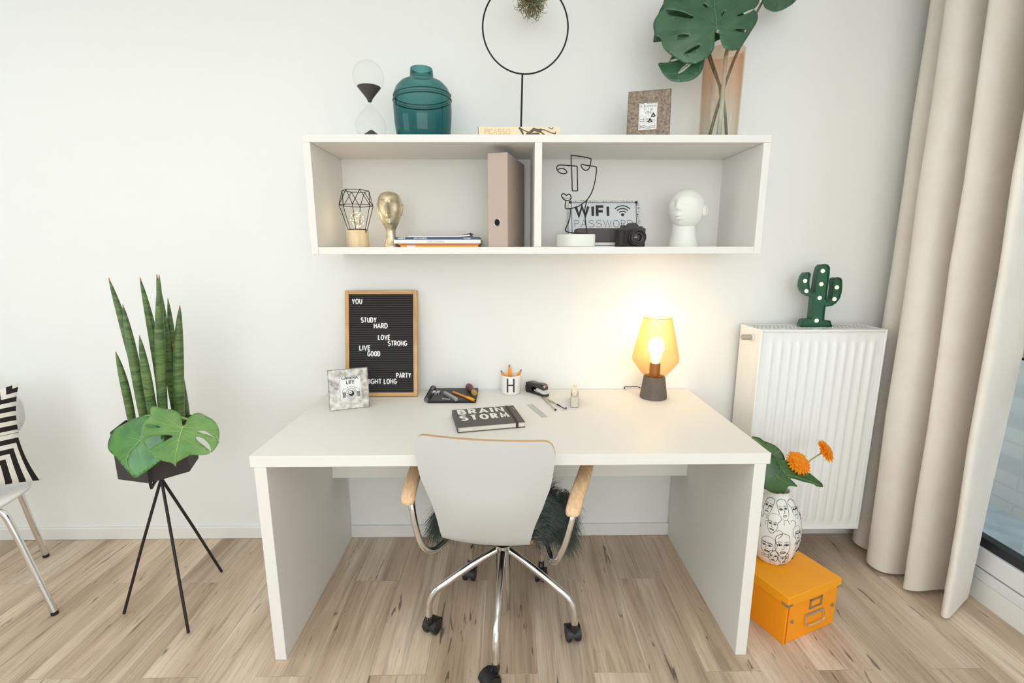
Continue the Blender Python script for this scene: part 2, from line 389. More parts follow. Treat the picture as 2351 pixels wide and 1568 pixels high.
# outside: balcony slab and the brick wall beyond
def brick_material():
    m, nt, b, out = nmat('grey_bricks'); L = nt.links.new
    tc = N(nt,'ShaderNodeTexCoord'); sp = N(nt,'ShaderNodeSeparateXYZ'); L(tc.outputs['Object'], sp.inputs[0])
    cb = N(nt,'ShaderNodeCombineXYZ'); L(sp.outputs[1], cb.inputs[0]); L(sp.outputs[2], cb.inputs[1])
    br = N(nt,'ShaderNodeTexBrick'); br.inputs['Scale'].default_value = 1; br.inputs['Brick Width'].default_value = .24; br.inputs['Row Height'].default_value = .083
    br.inputs['Mortar Size'].default_value = .006; br.inputs['Color1'].default_value = lin((160,156,148)); br.inputs['Color2'].default_value = lin((140,138,132)); br.inputs['Mortar'].default_value = lin((150,147,140))
    L(cb.outputs[0], br.inputs['Vector']); L(br.outputs['Color'], b.inputs['Base Color']); b.inputs['Roughness'].default_value = .9
    return m
struct('wall_outside', MB().box((2.75, -1.9, -.1), (2.87, 2.6, 3.2)), brick_material())
struct('balcony_floor', MB().box((XR+.12, -2.6, -.16), (2.75, 2.6, -.06)), mat('balcony_slabs', (150,156,158), .9, vary=.2, vscale=12))
t = thing('plant_box', 'small white perforated box on the balcony, seen through the door glass', 'planter', (2.13,-.52,-.06))
pb = MB(xf((2.13,-.52,0))); pb.rbox((-.10,-.10,-.06),(.10,.10,.24), .015); pb.build('box_body', mat('white_enamel', (240,242,242), .4), t, bevel=.004)
for i in range(4):
    for j in range(3): MB(xf((2.13,-.52,0))).cyl((-.1005, -.066+.044*i, .13+.035*j), (-.102, -.066+.044*i, .13+.035*j), .009, seg=12).build('perforation', M_gasket, t)
# ------------------------------------------------------------------ desk
DZ = 0.74
d = thing('desk', 'wide white laminate desk with panel legs against the wall', 'desk', (0,-.36,0))
MB().box((-.8168,-.7073,.7029),(.8168,-.004,DZ)).build('tabletop', M_white, d, bevel=.0016)
for sx in (-1, 1):
    a, b = sorted((sx*.767, sx*.805)); MB().box((a,-.7075,0),(b,-.0175,.7026)).build('side_panel', M_white, d, bevel=.0016)
MB().box((-.7668,-.196,.405),(.7668,-.172,.7026)).build('back_panel', M_white, d, bevel=.0016)
# ------------------------------------------------------------------ wall shelf
SX0, SX1, SZ1, SZ0, SYF, ST = -.725, .9215, 1.765, 1.354, -.331, .0257
SB = SZ0+ST
s = thing('wall_shelf', 'long white open wall shelf with two compartments above the desk', 'shelf', (.1,-.17,SZ0))
MB().box((SX0,SYF,SZ1-ST),(SX1,-.001,SZ1)).build('top_board', M_white, s, bevel=.001)
MB().box((SX0+ST+.0004,SYF,SZ0),(SX1-ST-.0004,-.001,SB)).build('bottom_board', M_white, s, bevel=.001)
for a in (SX0, SX1-ST): MB().box((a,SYF,SZ0),(a+ST,-.001,SZ1-ST-.0004)).build('side_board', M_white, s, bevel=.001)
MB().box((.0868,SYF,SB+.0003),(.1128,-.012,SZ1-ST-.0003)).build('divider', M_white, s, bevel=.001)
MB().box((SX0+ST,-.012,SB),(SX1-ST,-.001,SZ1-ST)).build('back_panel', M_white, s, smooth=0)
# ------------------------------------------------------------------ radiator
M_rad = mat('radiator_enamel', (240,240,238), .3)
RX0, RX1, RY, RZ0, RZ1 = 1.0263, 1.5495, -.2, .145, 1.047
r = thing('radiator', 'tall white ribbed panel radiator on the wall beside the desk', 'radiator', ((RX0+RX1)/2,-.1,RZ0))
def sstep(a, b, x):
    t = max(0, min(1, (x-a)/(b-a))); return t*t*(3-2*t)
xs = [RX0+.004, RX0+.03]
nr = 12; pitch = (RX1-RX0-.062)/nr
for i in range(nr):
    c = RX0+.031+pitch*(i+.5); xs += [c-pitch*.5, c-.0135, c-.0105, c-.006, c, c+.006, c+.0105, c+.0135]
xs += [RX1-.031, RX1-.004]
zs = [RZ0+.004, RZ0+.035, RZ0+.048, RZ0+.056, RZ0+.3, RZ1-.3, RZ1-.066, RZ1-.058, RZ1-.045, RZ1-.004]
def rib(x, z):
    h = sstep(RZ0+.040, RZ0+.054, z)*(1-sstep(RZ1-.064, RZ1-.050, z)); u = (x-RX0-.031)/pitch
    if u < 0 or u > nr: return 0
    a = abs((u-math.floor(u))-.5)*pitch; return .007*h*(1-sstep(.0065, .0125, a))
mb = MB(); mb.add([(x, RY+.012-rib(x,z)-.004, z) for z in zs for x in xs], [(j*len(xs)+i, j*len(xs)+i+1, (j+1)*len(xs)+i+1, (j+1)*len(xs)+i) for j in range(len(zs)-1) for i in range(len(xs)-1)])
mb.build('ribbed_panel', M_rad, r, smooth=60)
mb = MB()
for a, b in (((RX0,RZ0),(RX0+.009,RZ1)), ((RX1-.009,RZ0),(RX1,RZ1)), ((RX0+.009,RZ0),(RX1-.009,RZ0+.010)), ((RX0+.009,RZ1-.010),(RX1-.009,RZ1))): mb.box((a[0],RY,a[1]),(b[0],RY+.03,b[1]))
mb.build('panel_rim', M_rad, r, bevel=.003)
for x in (RX0, RX1-.004): MB().box((x,RY+.03,RZ0+.01),(x+.004,-.028,RZ1-.001)).build('side_cover', M_rad, r, bevel=.0015)
mb = MB(); mb.box((RX0+.004,RY+.03,RZ1-.006),(RX1-.004,RY+.042,RZ1-.002)); mb.box((RX0+.004,-.042,RZ1-.006),(RX1-.004,-.03,RZ1-.002))
n = 30
for i in range(n):
    x = RX0+.012+(RX1-RX0-.024)*i/(n-1); mb.box((x-.0025,RY+.042,RZ1-.007),(x+.0025,-.042,RZ1-.003))
for y in (-.145,-.115,-.085): mb.box((RX0+.004,y-.004,RZ1-.007),(RX1-.004,y+.004,RZ1-.003))
mb.build('top_grille', M_rad, r, smooth=0)
MB().box((RX0+.012,-.05,RZ0+.02),(RX1-.012,-.0285,RZ1-.03)).build('rear_panel', M_rad, r, smooth=0)
for x in (RX0+.1, RX1-.1): MB().box((x-.015,-.0285,RZ0+.1),(x+.015,-.0005,RZ1-.1)).build('wall_bracket', M_rad, r, smooth=0)
v = MB().cyl((RX0-.001,-.135,1.005),(RX0-.007,-.135,1.005),.0165).build('valve_collar', M_rad, r)
k = MB(); k.lathe([(.0,0),(.0115,0),(.0125,.004),(.0125,.008),(.0118,.009),(.0118,.036),(.0105,.039),(0,.039)], seg=24, cap0=False, cap1=False)
k.v = [xf((RX0-.007,-.135,1.005), ry=-PI/2) @ p for p in k.v]
k.build('valve_knob', mat('taupe_plastic', (176,164,150), .5), r, label='taupe plastic valve knob')
# ------------------------------------------------------------------ curtain
path = [(1.80,-.035),(1.66,-.06),(1.605,-.12),(1.635,-.165),(1.73,-.19),(1.63,-.215),(1.563,-.255),(1.590,-.310),(1.70,-.330),(1.765,-.345),(1.68,-.362),(1.602,-.405),(1.64,-.437),(1.73,-.438),(1.80,-.43),(1.81,-.445),(1.74,-.47),(1.655,-.525),(1.622,-.556),(1.637,-.566),(1.70,-.53),(1.765,-.49),(1.812,-.462)]
pl = spline([(a,b,0) for a,b in path], 8)
zz = [.012,.03,.09,.112,.118,.20,.4,.7,1.0,1.3,1.6,1.9,2.2,2.44]
vs = []
for j, z in enumerate(zz):
    t = (z/2.4)
    for i, p in enumerate(pl):
        u = i/(len(pl)-1)
        k = (1-.06*t if u < .62 else 1+.30*t) + .06*math.sin(9*u+3*t)*t                # folds gather a little towards the rail
        x = 1.70+(p.x-1.70)*k - .045*t*math.sin(u*PI); y = p.y*(1-.10*t*(1-u)) + .006*math.sin(7*z+11*u)*(1-abs(2*t-1))
        if .6 < u < .93: x += .012*t*math.sin(20*u)
        if j == 4: x -= .0012
        lift = .02*math.sin(6*PI*u)**2*max(0, 1-z/.15)*(0 if u > .80 else 1)
        vs.append((min(x, 1.842), min(y, -.012), z+lift))
n = len(pl); mb = MB()
mb.add(vs, [(j*n+i, j*n+i+1, (j+1)*n+i+1, (j+1)*n+i) for j in range(len(zz)-1) for i in range(n-1)])
def fabric(name, c, c2, sc, tr=0.0):
    m = mat(name, c, .92, rgb2=c2, vscale=sc, spec=.12, bump=.2, bscale=900, sheen=.15)
    if tr:
        nt = m.node_tree; b = nt.nodes['Principled BSDF']; o = nt.nodes['Material Output']
        t = N(nt,'ShaderNodeBsdfTranslucent'); t.inputs[0].default_value = lin(c); x = N(nt,'ShaderNodeMixShader'); x.inputs[0].default_value = tr
        nt.links.new(b.outputs[0], x.inputs[1]); nt.links.new(t.outputs[0], x.inputs[2]); nt.links.new(x.outputs[0], o.inputs[0])
    return m
M_curt = fabric('linen_curtain', (252,246,237), (249,241,230), 14, .22)
c = thing('curtain', 'floor length beige linen curtain hanging in deep folds beside the balcony door', 'curtain', (1.70,-.3,.012))
co_ = mb.build('curtain_cloth', M_curt, c, smooth=80, solid=.003); es_ = co_.modifiers.new('edge_split', 'EDGE_SPLIT'); es_.split_angle = math.radians(60)
tr = thing('curtain_rail', 'white ceiling curtain rail above the balcony door', 'curtain rail', (1.72,-.9,2.55))
MB().box((1.69,-1.8,2.515),(1.75,-.02,2.5495)).build('rail_profile', M_frame, tr)
MB().box((1.655,-.56,2.44),(1.80,-.012,2.515)).build('rail_glider', M_frame, tr) if False else None
for i in range(9): MB().box((1.712,-.55+.062*i,2.43),(1.728,-.545+.062*i,2.516)).build('rail_glider', M_frame, c)
# ------------------------------------------------------------------ swivel chair
cr = math.radians(-8.3); CM = xf((-.03,-.535,0), rz=cr)
ch = thing('swivel_chair', 'white plywood swivel chair on chrome star base pushed up to the desk', 'chair', (-.03,-.535,0))
M_ply = mat('birch_edge', (214,176,132), .5, rgb2=(196,156,112), vscale=1.0, stretch=(3,3,260))
M_shell = mat('white_shell', (202,202,200), .32, spec=.45)
M_arm = wood('ash_armrest', (240,206,168), (222,182,138), (160,9,160))
prof = [(-.283,.834),(-.281,.80),(-.277,.74),(-.270,.687),(-.262,.636),(-.250,.582),(-.236,.529),(-.215,.478),(-.188,.442),(-.145,.421),(-.09,.413),(.02,.411),(.12,.410),(.20,.405),(.235,.395)]
hw =   [.205,.2095,.2045,.197,.182,.167,.1545,.1475,.143,.15,.172,.195,.205,.19,.15]
sp_ = spline([(a, b, w) for (a,b),w in zip(prof,hw)], 3)
# rounded top corners
vs = []; nu = 31; T = .012; rows = []
def umap(i):
    t = -1+2*i/(nu-1); return math.copysign(1-(1-abs(t))**1.9, t)
for j, p in enumerate(sp_):
    k = max(0, min(len(sp_)-1, j)); a = sp_[max(j-1,0)]; b = sp_[min(j+1,len(sp_)-1)]
    tn = Vector((0, b.x-a.x, b.y-a.y)).normalized(); nr_ = Vector((0, tn.z, -tn.y))      # points to the sitter side / up
    if nr_.y < 0 and j < 10: nr_ = -nr_
    if j >= 10 and nr_.z < 0: nr_ = -nr_
    row = []
    for i in range(nu):
        u = umap(i); x = u*p.z-.0165-.012*sstep(.62,.45,p.y) if False else u*p.z-.0155-.013*max(0,min(1,(.60-p.y)/.15))
        back = 1-sstep(18, 26, j)
        cv = .020*u*u*back + .010*u*u*(1-back)
        # dish in the middle of the back
        cv -= .012*math.exp(-((p.y-.60)/.07)**2)*(1-u*u)*back*.7
        c0 = Vector((x, p.x, p.y)) + nr_*cv
        if j == 0: c0.z -= .0
        row.append((c0, nr_))
    rows.append(row)
def corner(x, z, w):        # pull the top corners into a radius
    return 0
front = []; backv = []
for j, row in enumerate(rows):
    for c0, nn in row:
        front.append(c0 + nn*T*.5); backv.append(c0 - nn*T*.5)
nr_ = len(rows); mb = MB(CM); base = nr_*nu
fs = []; mis = []
for j in range(nr_-1):
    for i in range(nu-1):
        fs.append((j*nu+i, j*nu+i+1, (j+1)*nu+i+1, (j+1)*nu+i)); mis.append(0)
        fs.append((base+j*nu+i, base+(j+1)*nu+i, base+(j+1)*nu+i+1, base+j*nu+i+1)); mis.append(0)
edge = [(j, 0) for j in range(nr_)]
def quad(a, b): fs.append((a, b, base+b, base+a)); mis.append(1)
for j in range(nr_-1): quad(j*nu, (j+1)*nu); quad(j*nu+nu-1, (j+1)*nu+nu-1)
for i in range(nu-1): quad(i, i+1); quad((nr_-1)*nu+i, (nr_-1)*nu+i+1)
# curve the top edge corners down
for arr in (front, backv):
    for i in range(nu):
        rad = .030; e_ = max(0, abs(umap(i))*.206-(.206-rad)); dz = rad-math.sqrt(max(0, rad*rad-e_*e_))
        arr[i].z -= dz
        for j in (1, 2, 3, 4, 5):
            arr[j*nu+i].z -= dz*(1-j/6)
mb.add(front+backv, fs); mb.mi = mis
mb.build('seat_shell', [M_shell, M_ply], ch, smooth=50)
for sx in (-1, 1):
    # curved wooden pads on bent chrome tubes
    pts = [(sx*.268,-.235,.588),(sx*.282,-.15,.612),(sx*.300,-.03,.622),(sx*.312,.06,.620)] if sx < 0 else [(.245,-.225,.582),(.262,-.15,.612),(.285,-.03,.622),(.298,.06,.620)]
    P = spline(pts, 8); m2 = MB(CM); vs = []; n = len(P)
    for j, p in enumerate(P):
        e = min(1, .45+.9*math.sqrt(min(j, n-1-j)/n*4)) if min(j, n-1-j) < n*.25 else 1; e = min(e, 1)
        for k in range(16):
            a = 2*PI*k/16; ca, sa = math.cos(a), math.sin(a)
            vs.append(p + Vector((.0235*e*math.copysign(abs(ca)**.6, ca), 0, .0135*e*math.copysign(abs(sa)**.7, sa))))
    fs = [(j*16+k, j*16+(k+1)%16, (j+1)*16+(k+1)%16, (j+1)*16+k) for j in range(n-1) for k in range(16)]+[tuple(range(15,-1,-1)), tuple((n-1)*16+k for k in range(16))]
    m2.add(vs, fs); m2.build('armrest_pad', M_arm, ch, smooth=60)
    if sx < 0: tp = [(-.303,.05,.606),(-.300,-.03,.608),(-.284,-.13,.600),(-.270,-.185,.580),(-.262,-.205,.545),(-.252,-.20,.47),(-.236,-.185,.405),(-.212,-.14,.368),(-.18,-.06,.366),(-.13,.0,.376),(-.08,.02,.382)]
    else: tp = [(.288,.05,.606),(.280,-.03,.608),(.262,-.13,.600),(.252,-.175,.578),(.243,-.195,.54),(.225,-.19,.46),(.200,-.165,.385),(.182,-.125,.358),(.16,-.05,.360),(.12,.0,.374),(.07,.02,.382)]
    MB(CM).tube(spline(tp, 8), .0105, 12).build('armrest_tube', M_chrome, ch)
MB(CM).box((-.10,-.09,.372),(.10,.09,.3985)).build('seat_plate', M_plast, ch, bevel=.006)
MB(CM).cyl((0,0,.30),(0,0,.374),.014).build('gas_lift', M_plast, ch)
MB(CM).lathe([(.0,.045),(.021,.045),(.025,.049),(.026,.06),(.026,.285),(.030,.29),(.030,.318),(.024,.322),(.0,.322)], seg=28, cap0=False, cap1=False).build('column_tube', M_chrome, ch)
feet = [(-.3138,-.6159),(-.0536,-.8148),(.2513,-.6708),(.144,-.285),(-.1885,-.265)]
for k, (fx, fy) in enumerate(feet):
    an = math.atan2(fy+.535, fx+.03); R_ = .275; dx, dy = math.cos(an), math.sin(an)
    lp = lambda r_, z: (-.03+dx*r_, -.535+dy*r_, z)
    pts = spline([lp(.024,.296), lp(.08,.272), lp(.15,.236), lp(.215,.200)], 4)[:-1] + spline([lp(.215,.200), lp(.245,.183), lp(.264,.160), lp(R_,.128), lp(R_+.002,.078)], 6)
    leg = MB().tube(pts, .0125, 12).build('base_leg', M_chrome, ch)
    wz = an + (0.9, 2.2, -1.0, 0.5, -0.7)[k]; wc = lp(R_+.002, 0); off = .020
    CMx = xf((wc[0]-off*math.cos(wz), wc[1]-off*math.sin(wz), .0287), rz=wz)
    cas = MB(CMx)
    for sy in (-1, 1):
        w = MB(); w.lathe([(0,0),(.017,0),(.0245,.002),(.0282,.006),(.0285,.016),(.027,.0195),(0,.0195)], seg=24, cap0=False, cap1=False)
        base_ = xf((0, sy*.005 if sy > 0 else -.005, 0), rx=-PI/2 if sy > 0 else PI/2)
        w.v = [base_ @ Vector((p.x, p.y, .0165-p.z)) if False else base_ @ p for p in w.v]
        cas.add(w.v, w.f)
    cas.build('caster_wheel', M_plast, leg, smooth=35)
    hd = MB(CMx); pr_ = [(-.030,.004)]+[(.0305*math.cos(a), .0305*math.sin(a)) for a in [math.radians(165-15*q) for q in range(10)]]+[(.030,.022),(.034,.034),(.030,.052),(.010,.052),(.004,.034),(-.012,.012)]
    hd.prism(pr_[1:], -.0045, .0045); hd.cyl((off,0,.030),(off,0,.056),.0125)
    ar = [((.0318)*math.cos(math.radians(178-14*q)), .0318*math.sin(math.radians(178-14*q))) for q in range(13)]
    hd.grid(lambda u, v: (ar[min(12,int(round(u*12)))][0]*(1.0), -.025+.05*v, ar[min(12,int(round(u*12)))][1]), 13, 2)
    hd.build('caster_hood', M_plast, leg, smooth=35)
# ------------------------------------------------------------------ green fur throw on the seat
M_fur = mat('green_fur', (60,80,68), .8, rgb2=(30,44,38), vscale=30, sheen=.4)
fu = thing('fur_throw', 'shaggy dark green fur throw draped over the swivel chair seat', 'throw', (-.03,-.535,.44))
mb = MB(CM)
def furbody(u, v):
    a = 2*PI*u; t = -PI/2+PI*v; ca, sa = math.cos(a), math.sin(a)
    e = lambda q, p: math.copysign(abs(q)**p, q)
    r_ = math.cos(t)**.5 if math.cos(t) > 0 else 0
    x = .225*e(ca,.7)*r_; y = .02+.185*e(sa,.7)*r_; z = .456+.034*math.sin(t)
    if abs(x) > .165: z -= (abs(x)-.165)*1.1
    return (x, y, z)
mb.grid(furbody, 36, 12, True)
mb.grid(lambda u, v: (.015+.19*math.cos(2*PI*u)*math.sin(PI*v)**.6*(1-.1*v), -.165+.035*math.sin(2*PI*u)*math.sin(PI*v)**.6-.05*max(0,v-.2), .46+.20*v), 28, 10, True)
core = mb.build('fur_hide', M_fur, fu)
rnd = random.Random(3); st = MB(CM)
def strand(p, nrm, L, w):
    d0 = (Vector(nrm)+Vector((rnd.uniform(-.7,.7),rnd.uniform(-.7,.7),rnd.uniform(-.7,.5)))).normalized(); q = Vector(p); side = d0.cross(Vector((rnd.uniform(-1,1),rnd.uniform(-1,1),rnd.uniform(-1,1)))).normalized()*w
    vs = []; curl = Vector((rnd.uniform(-1,1),rnd.uniform(-1,1),-.6))*.55
    for k in range(6):
        f_ = 1-k/5.6
        vs += [q-side*f_, q+side*f_]; q = q+d0*(L/5); d0 = (d0+curl*.50*math.cos(k*1.1)+Vector((0,0,-.14))).normalized()
        if q.z < .25: q.z = .25
    st.add(vs, [(2*k,2*k+1,2*k+3,2*k+2) for k in range(5)])
inv = CM.inverted(); cand = []
me = core.data
for pgn in me.polygons:
    c0 = inv @ (Vector(pgn.center)+ORIG[core]); n0 = inv.to_3x3() @ Vector(pgn.normal)
    cand.append((c0, n0, pgn.area))
tot = sum(a for _,_,a in cand)
for c0, n0, ar_ in cand:
    side_ = c0.y < -.11
    for _ in range(max(1, int(15000*(2.2 if side_ else 1)*ar_/tot+rnd.random()))):
        p = c0+Vector((rnd.uniform(-1,1),rnd.uniform(-1,1),rnd.uniform(-1,1)))*math.sqrt(ar_)*.5
        if p.y < -.11 and p.x < .118+.25*max(0, p.z-.45): continue
        strand(p, (1.2,.5,-.2) if side_ else n0, rnd.uniform(.035,.070), rnd.uniform(.0005,.0011))
# long locks hanging over both sides of the seat
for sx in (-1, 1):
    for _ in range(2200):
        y = rnd.uniform(-.08,.17); a = Vector((sx*rnd.uniform(.195,.23), y, rnd.uniform(.40,.46))); strand(a, (sx*.7,0,-1.0), rnd.uniform(.06,.13), rnd.uniform(.0005,.0012))
o = st.build('fur_pile', M_fur, fu, smooth=0); o['kind'] = 'stuff'
# ------------------------------------------------------------------ outlines in metres, each in the plane of its own leaf or wire
T_leafA = dict(o=(-1.25, -0.665, 0.775), ex=(0.9923, 0.124, -0.0), n=(0.0995, -0.796, 0.597),
  out=[(0.1846,0.0406),(0.1802,0.0502),(0.1752,0.071),(0.1602,0.0869),(0.1414,0.0963),(0.1131,0.1024),(0.0913,0.1101),(0.0775,0.1121),(0.071,0.1073),(0.0709,0.0969),(0.0777,0.0815),(0.0698,0.0725),(0.0608,0.0618),(0.0568,0.0473),(0.059,0.0307),(0.0649,0.0123),(0.0729,-0.0043),(0.0852,-0.0228),(0.0966,-0.0375),(0.111,-0.0515),(0.1278,-0.0621),(0.1438,-0.0691),(0.1644,-0.0755),(0.1784,-0.0807),(0.1893,-0.0909),(0.1894,-0.0796),(0.1994,-0.0733),(0.217,-0.0639),(0.229,-0.0584),(0.2488,-0.0596),(0.2684,-0.059),(0.2807,-0.0544),(0.2801,-0.0464),(0.273,-0.0388),(0.2593,-0.0273),(0.2438,-0.0156),(0.2354,-0.0061),(0.2333,0.0004),(0.2426,-0.0001),(0.2572,-0.0073),(0.2714,-0.0208),(0.281,-0.0375),(0.2844,-0.052),(0.2944,-0.0383),(0.3,-0.0224),(0.3005,-0.0155),(0.2903,-0.0055),(0.2701,0.0048),(0.2505,0.0113),(0.233,0.0196),(0.2403,0.0211),(0.2538,0.0204),(0.2691,0.0103),(0.2883,-0.0035),(0.2996,-0.0124),(0.2991,0.0069),(0.2942,0.0256),(0.2832,0.0449),(0.2689,0.0588),(0.2479,0.0712),(0.2345,0.0794),(0.2216,0.0842),(0.2087,0.0807),(0.1973,0.0699),(0.1927,0.0589),(0.1916,0.0477),(0.1878,0.0414)],
  holes=[[(0.0671,0.0486),(0.0731,0.051),(0.0848,0.0504),(0.1004,0.0469),(0.1129,0.0425),(0.1197,0.0376),(0.104,0.038),(0.0823,0.0397),(0.0732,0.0437)],[(0.0775,-0.0001),(0.0833,0.0068),(0.097,0.0105),(0.1161,0.0128),(0.1425,0.0121),(0.1606,0.008),(0.1574,0.0036),(0.1428,-0.0046),(0.1237,-0.0143),(0.1064,-0.024),(0.0968,-0.0314),(0.0864,-0.0175)]],
  mid=[(0.1852,0.0378),(0.1833,0.0058),(0.1834,-0.0266),(0.1842,-0.0584),(0.1872,-0.0847)],
  veins=[[(0.1824,0.0352),(0.1503,0.0535),(0.1055,0.0914)],[(0.1821,0.0324),(0.1351,0.0469),(0.0845,0.0662)],[(0.1812,0.0206),(0.123,0.0264),(0.0723,0.0191)],[(0.1831,-0.005),(0.1433,-0.0296),(0.1149,-0.0474)],[(0.1837,-0.0319),(0.1646,-0.0538),(0.1465,-0.0667)],[(0.1858,0.035),(0.2385,0.0304),(0.2865,0.026)],[(0.1834,0.0259),(0.2251,0.0127),(0.2906,-0.0164)],[(0.1843,0.0094),(0.2228,-0.018),(0.2693,-0.0457)],[(0.1871,0.0368),(0.2048,0.0489),(0.2235,0.0743)]])
T_leafB = dict(o=(-1.36, -0.56, 0.74), ex=(0.9363, -0.3511, -0.0), n=(-0.2999, -0.7998, 0.5199),
  out=[(0.1259,0.0939),(0.0857,0.0872),(0.0543,0.0748),(0.0324,0.0606),(0.0065,0.0478),(-0.0168,0.0352),(-0.0286,0.0184),(-0.0273,-0.0025),(-0.0207,-0.0205),(-0.0085,-0.0339),(0.0141,-0.0438),(0.0516,-0.0532),(0.0808,-0.0635),(0.1167,-0.0762),(0.1445,-0.0897),(0.1653,-0.097),(0.1725,-0.102),(0.1876,-0.0988),(0.198,-0.0902),(0.2149,-0.0754),(0.2308,-0.0591),(0.2457,-0.0411),(0.256,-0.0326),(0.2597,-0.0215),(0.2523,-0.0049),(0.2405,0.0149),(0.2402,0.0329),(0.2254,0.0492),(0.192,0.0652),(0.1558,0.0851)],
  holes=[],
  mid=[(0.1666,0.0453),(0.1426,0.0145),(0.129,-0.0112),(0.1176,-0.0401),(0.131,-0.0669),(0.1689,-0.0964)],
  veins=[[(0.1431,0.0136),(0.0814,0.0156),(0.0297,0.0003)],[(0.1494,0.0209),(0.0908,0.0356),(0.053,0.0421)],[(0.1376,0.0009),(0.0952,-0.014),(0.063,-0.0369)],[(0.1447,0.0111),(0.1854,0.0147),(0.2196,0.0193)],[(0.1315,-0.0109),(0.1612,-0.0321),(0.1785,-0.051)],[(0.1212,-0.0414),(0.1012,-0.0443),(0.0851,-0.0575)],[(0.1455,0.0185),(0.1921,-0.0133),(0.2169,-0.0365)]])
T_leafC = dict(o=(0.73, -0.3, 2.03), ex=(1.0, -0.0, -0.0), n=(0.0, -0.9929, 0.1191),
  out=[(-0.0188,0.0844),(-0.0196,0.054),(-0.0234,0.0205),(-0.0435,-0.004),(-0.0656,-0.0164),(-0.0878,-0.021),(-0.1167,-0.015),(-0.1491,0.0048),(-0.175,0.023),(-0.1914,0.0443),(-0.2,0.0746),(-0.2145,0.0852),(-0.2212,0.1048),(-0.2233,0.129),(-0.2126,0.1502),(-0.1909,0.1743),(-0.1944,0.1893),(-0.1792,0.2194),(-0.1483,0.2495),(-0.0983,0.2736),(-0.0451,0.2888),(-0.0137,0.295),(0.034,0.2833),(0.0982,0.2567),(0.1373,0.2239),(0.1446,0.1969),(0.1296,0.1728),(0.1204,0.1637),(0.1335,0.1516),(0.1357,0.1335),(0.1254,0.1092),(0.1072,0.0819),(0.086,0.0483),(0.0707,0.0269),(0.0421,0.0192),(0.0196,0.0237),(0.0065,0.0358),(-0.0005,0.0571),(-0.006,0.0814)],
  holes=[[(-0.1859,0.1638),(-0.1684,0.1594),(-0.1397,0.1505),(-0.1076,0.1355),(-0.0954,0.1295),(-0.101,0.1235),(-0.1201,0.1264),(-0.152,0.1353),(-0.1744,0.1443)],[(-0.1474,0.0718),(-0.1316,0.0743),(-0.1124,0.0713),(-0.1091,0.0674),(-0.1218,0.0643),(-0.1378,0.0663)],[(-0.1206,0.014),(-0.1049,0.0232),(-0.086,0.0324),(-0.0717,0.0371),(-0.0716,0.031),(-0.0857,0.0218),(-0.1047,0.0141)],[(-0.0641,0.1719),(-0.0545,0.1689),(-0.0474,0.1623),(-0.0511,0.1584),(-0.0591,0.1629)],[(0.0496,0.0883),(0.0718,0.0902),(0.0911,0.0863),(0.096,0.0833),(0.0786,0.0793),(0.0594,0.0817)],[(0.0545,0.1347),(0.0859,0.1484),(0.114,0.163),(0.1173,0.16),(0.0987,0.147),(0.0704,0.1348)],[(0.002,0.136),(0.0096,0.1466),(0.0128,0.1466),(0.0052,0.136)]],
  mid=[(-0.0125,0.0859),(-0.0167,0.1238),(-0.0243,0.166),(-0.0304,0.2141),(-0.0291,0.2829)],
  veins=[[(-0.0144,0.0966),(-0.0875,0.0932),(-0.2146,0.0927)],[(-0.0144,0.0966),(-0.0707,0.0569),(-0.1496,0.0261)],[(-0.0147,0.1087),(-0.1047,0.1476),(-0.1786,0.1894)],[(-0.0206,0.148),(-0.0902,0.2018),(-0.1543,0.2375)],[(-0.0113,0.0996),(0.0399,0.0937),(0.122,0.1153)],[(-0.0112,0.0966),(0.0248,0.0633),(0.0578,0.0299)],[(-0.0149,0.1147),(0.0538,0.1573),(0.1256,0.1968)],[(-0.0243,0.166),(0.0362,0.2114),(0.092,0.2507)]])
T_leafD = dict(o=(0.62, -0.255, 1.99), ex=(0.995, -0.0995, -0.0), n=(-0.094, -0.9397, 0.3289),
  out=[(-0.0308,0.0797),(0.0015,0.0857),(0.0715,0.0682),(0.0744,0.039),(0.0665,0.0067),(0.05,-0.0142),(0.0243,-0.0277),(-0.0076,-0.0319),(-0.0395,-0.029),(-0.0616,-0.0138),(-0.0757,0.0085),(-0.0847,0.0453),(-0.0509,0.0458),(-0.0409,0.0618)],
  holes=[[(-0.0427,0.0509),(-0.0378,0.0562),(-0.0184,0.0591),(-0.0137,0.0552),(-0.0186,0.0499),(-0.0379,0.0471)],[(-0.0181,-0.0009),(-0.0065,0.0168),(0.0131,0.0341),(0.0275,0.0372),(0.0257,0.0282),(0.0094,0.0125),(-0.0069,0.0005)]],
  mid=[(0.065,0.0648),(0.0129,0.0269),(-0.0261,-0.0006),(-0.0678,-0.0027)],
  veins=[[(0.0129,0.0269),(0.0376,-0.003),(0.0437,-0.014)],[(0.0129,0.0269),(-0.0349,0.0397),(-0.0768,0.0377)],[(-0.0261,-0.0006),(-0.0137,-0.0191),(-0.0076,-0.0283)]])
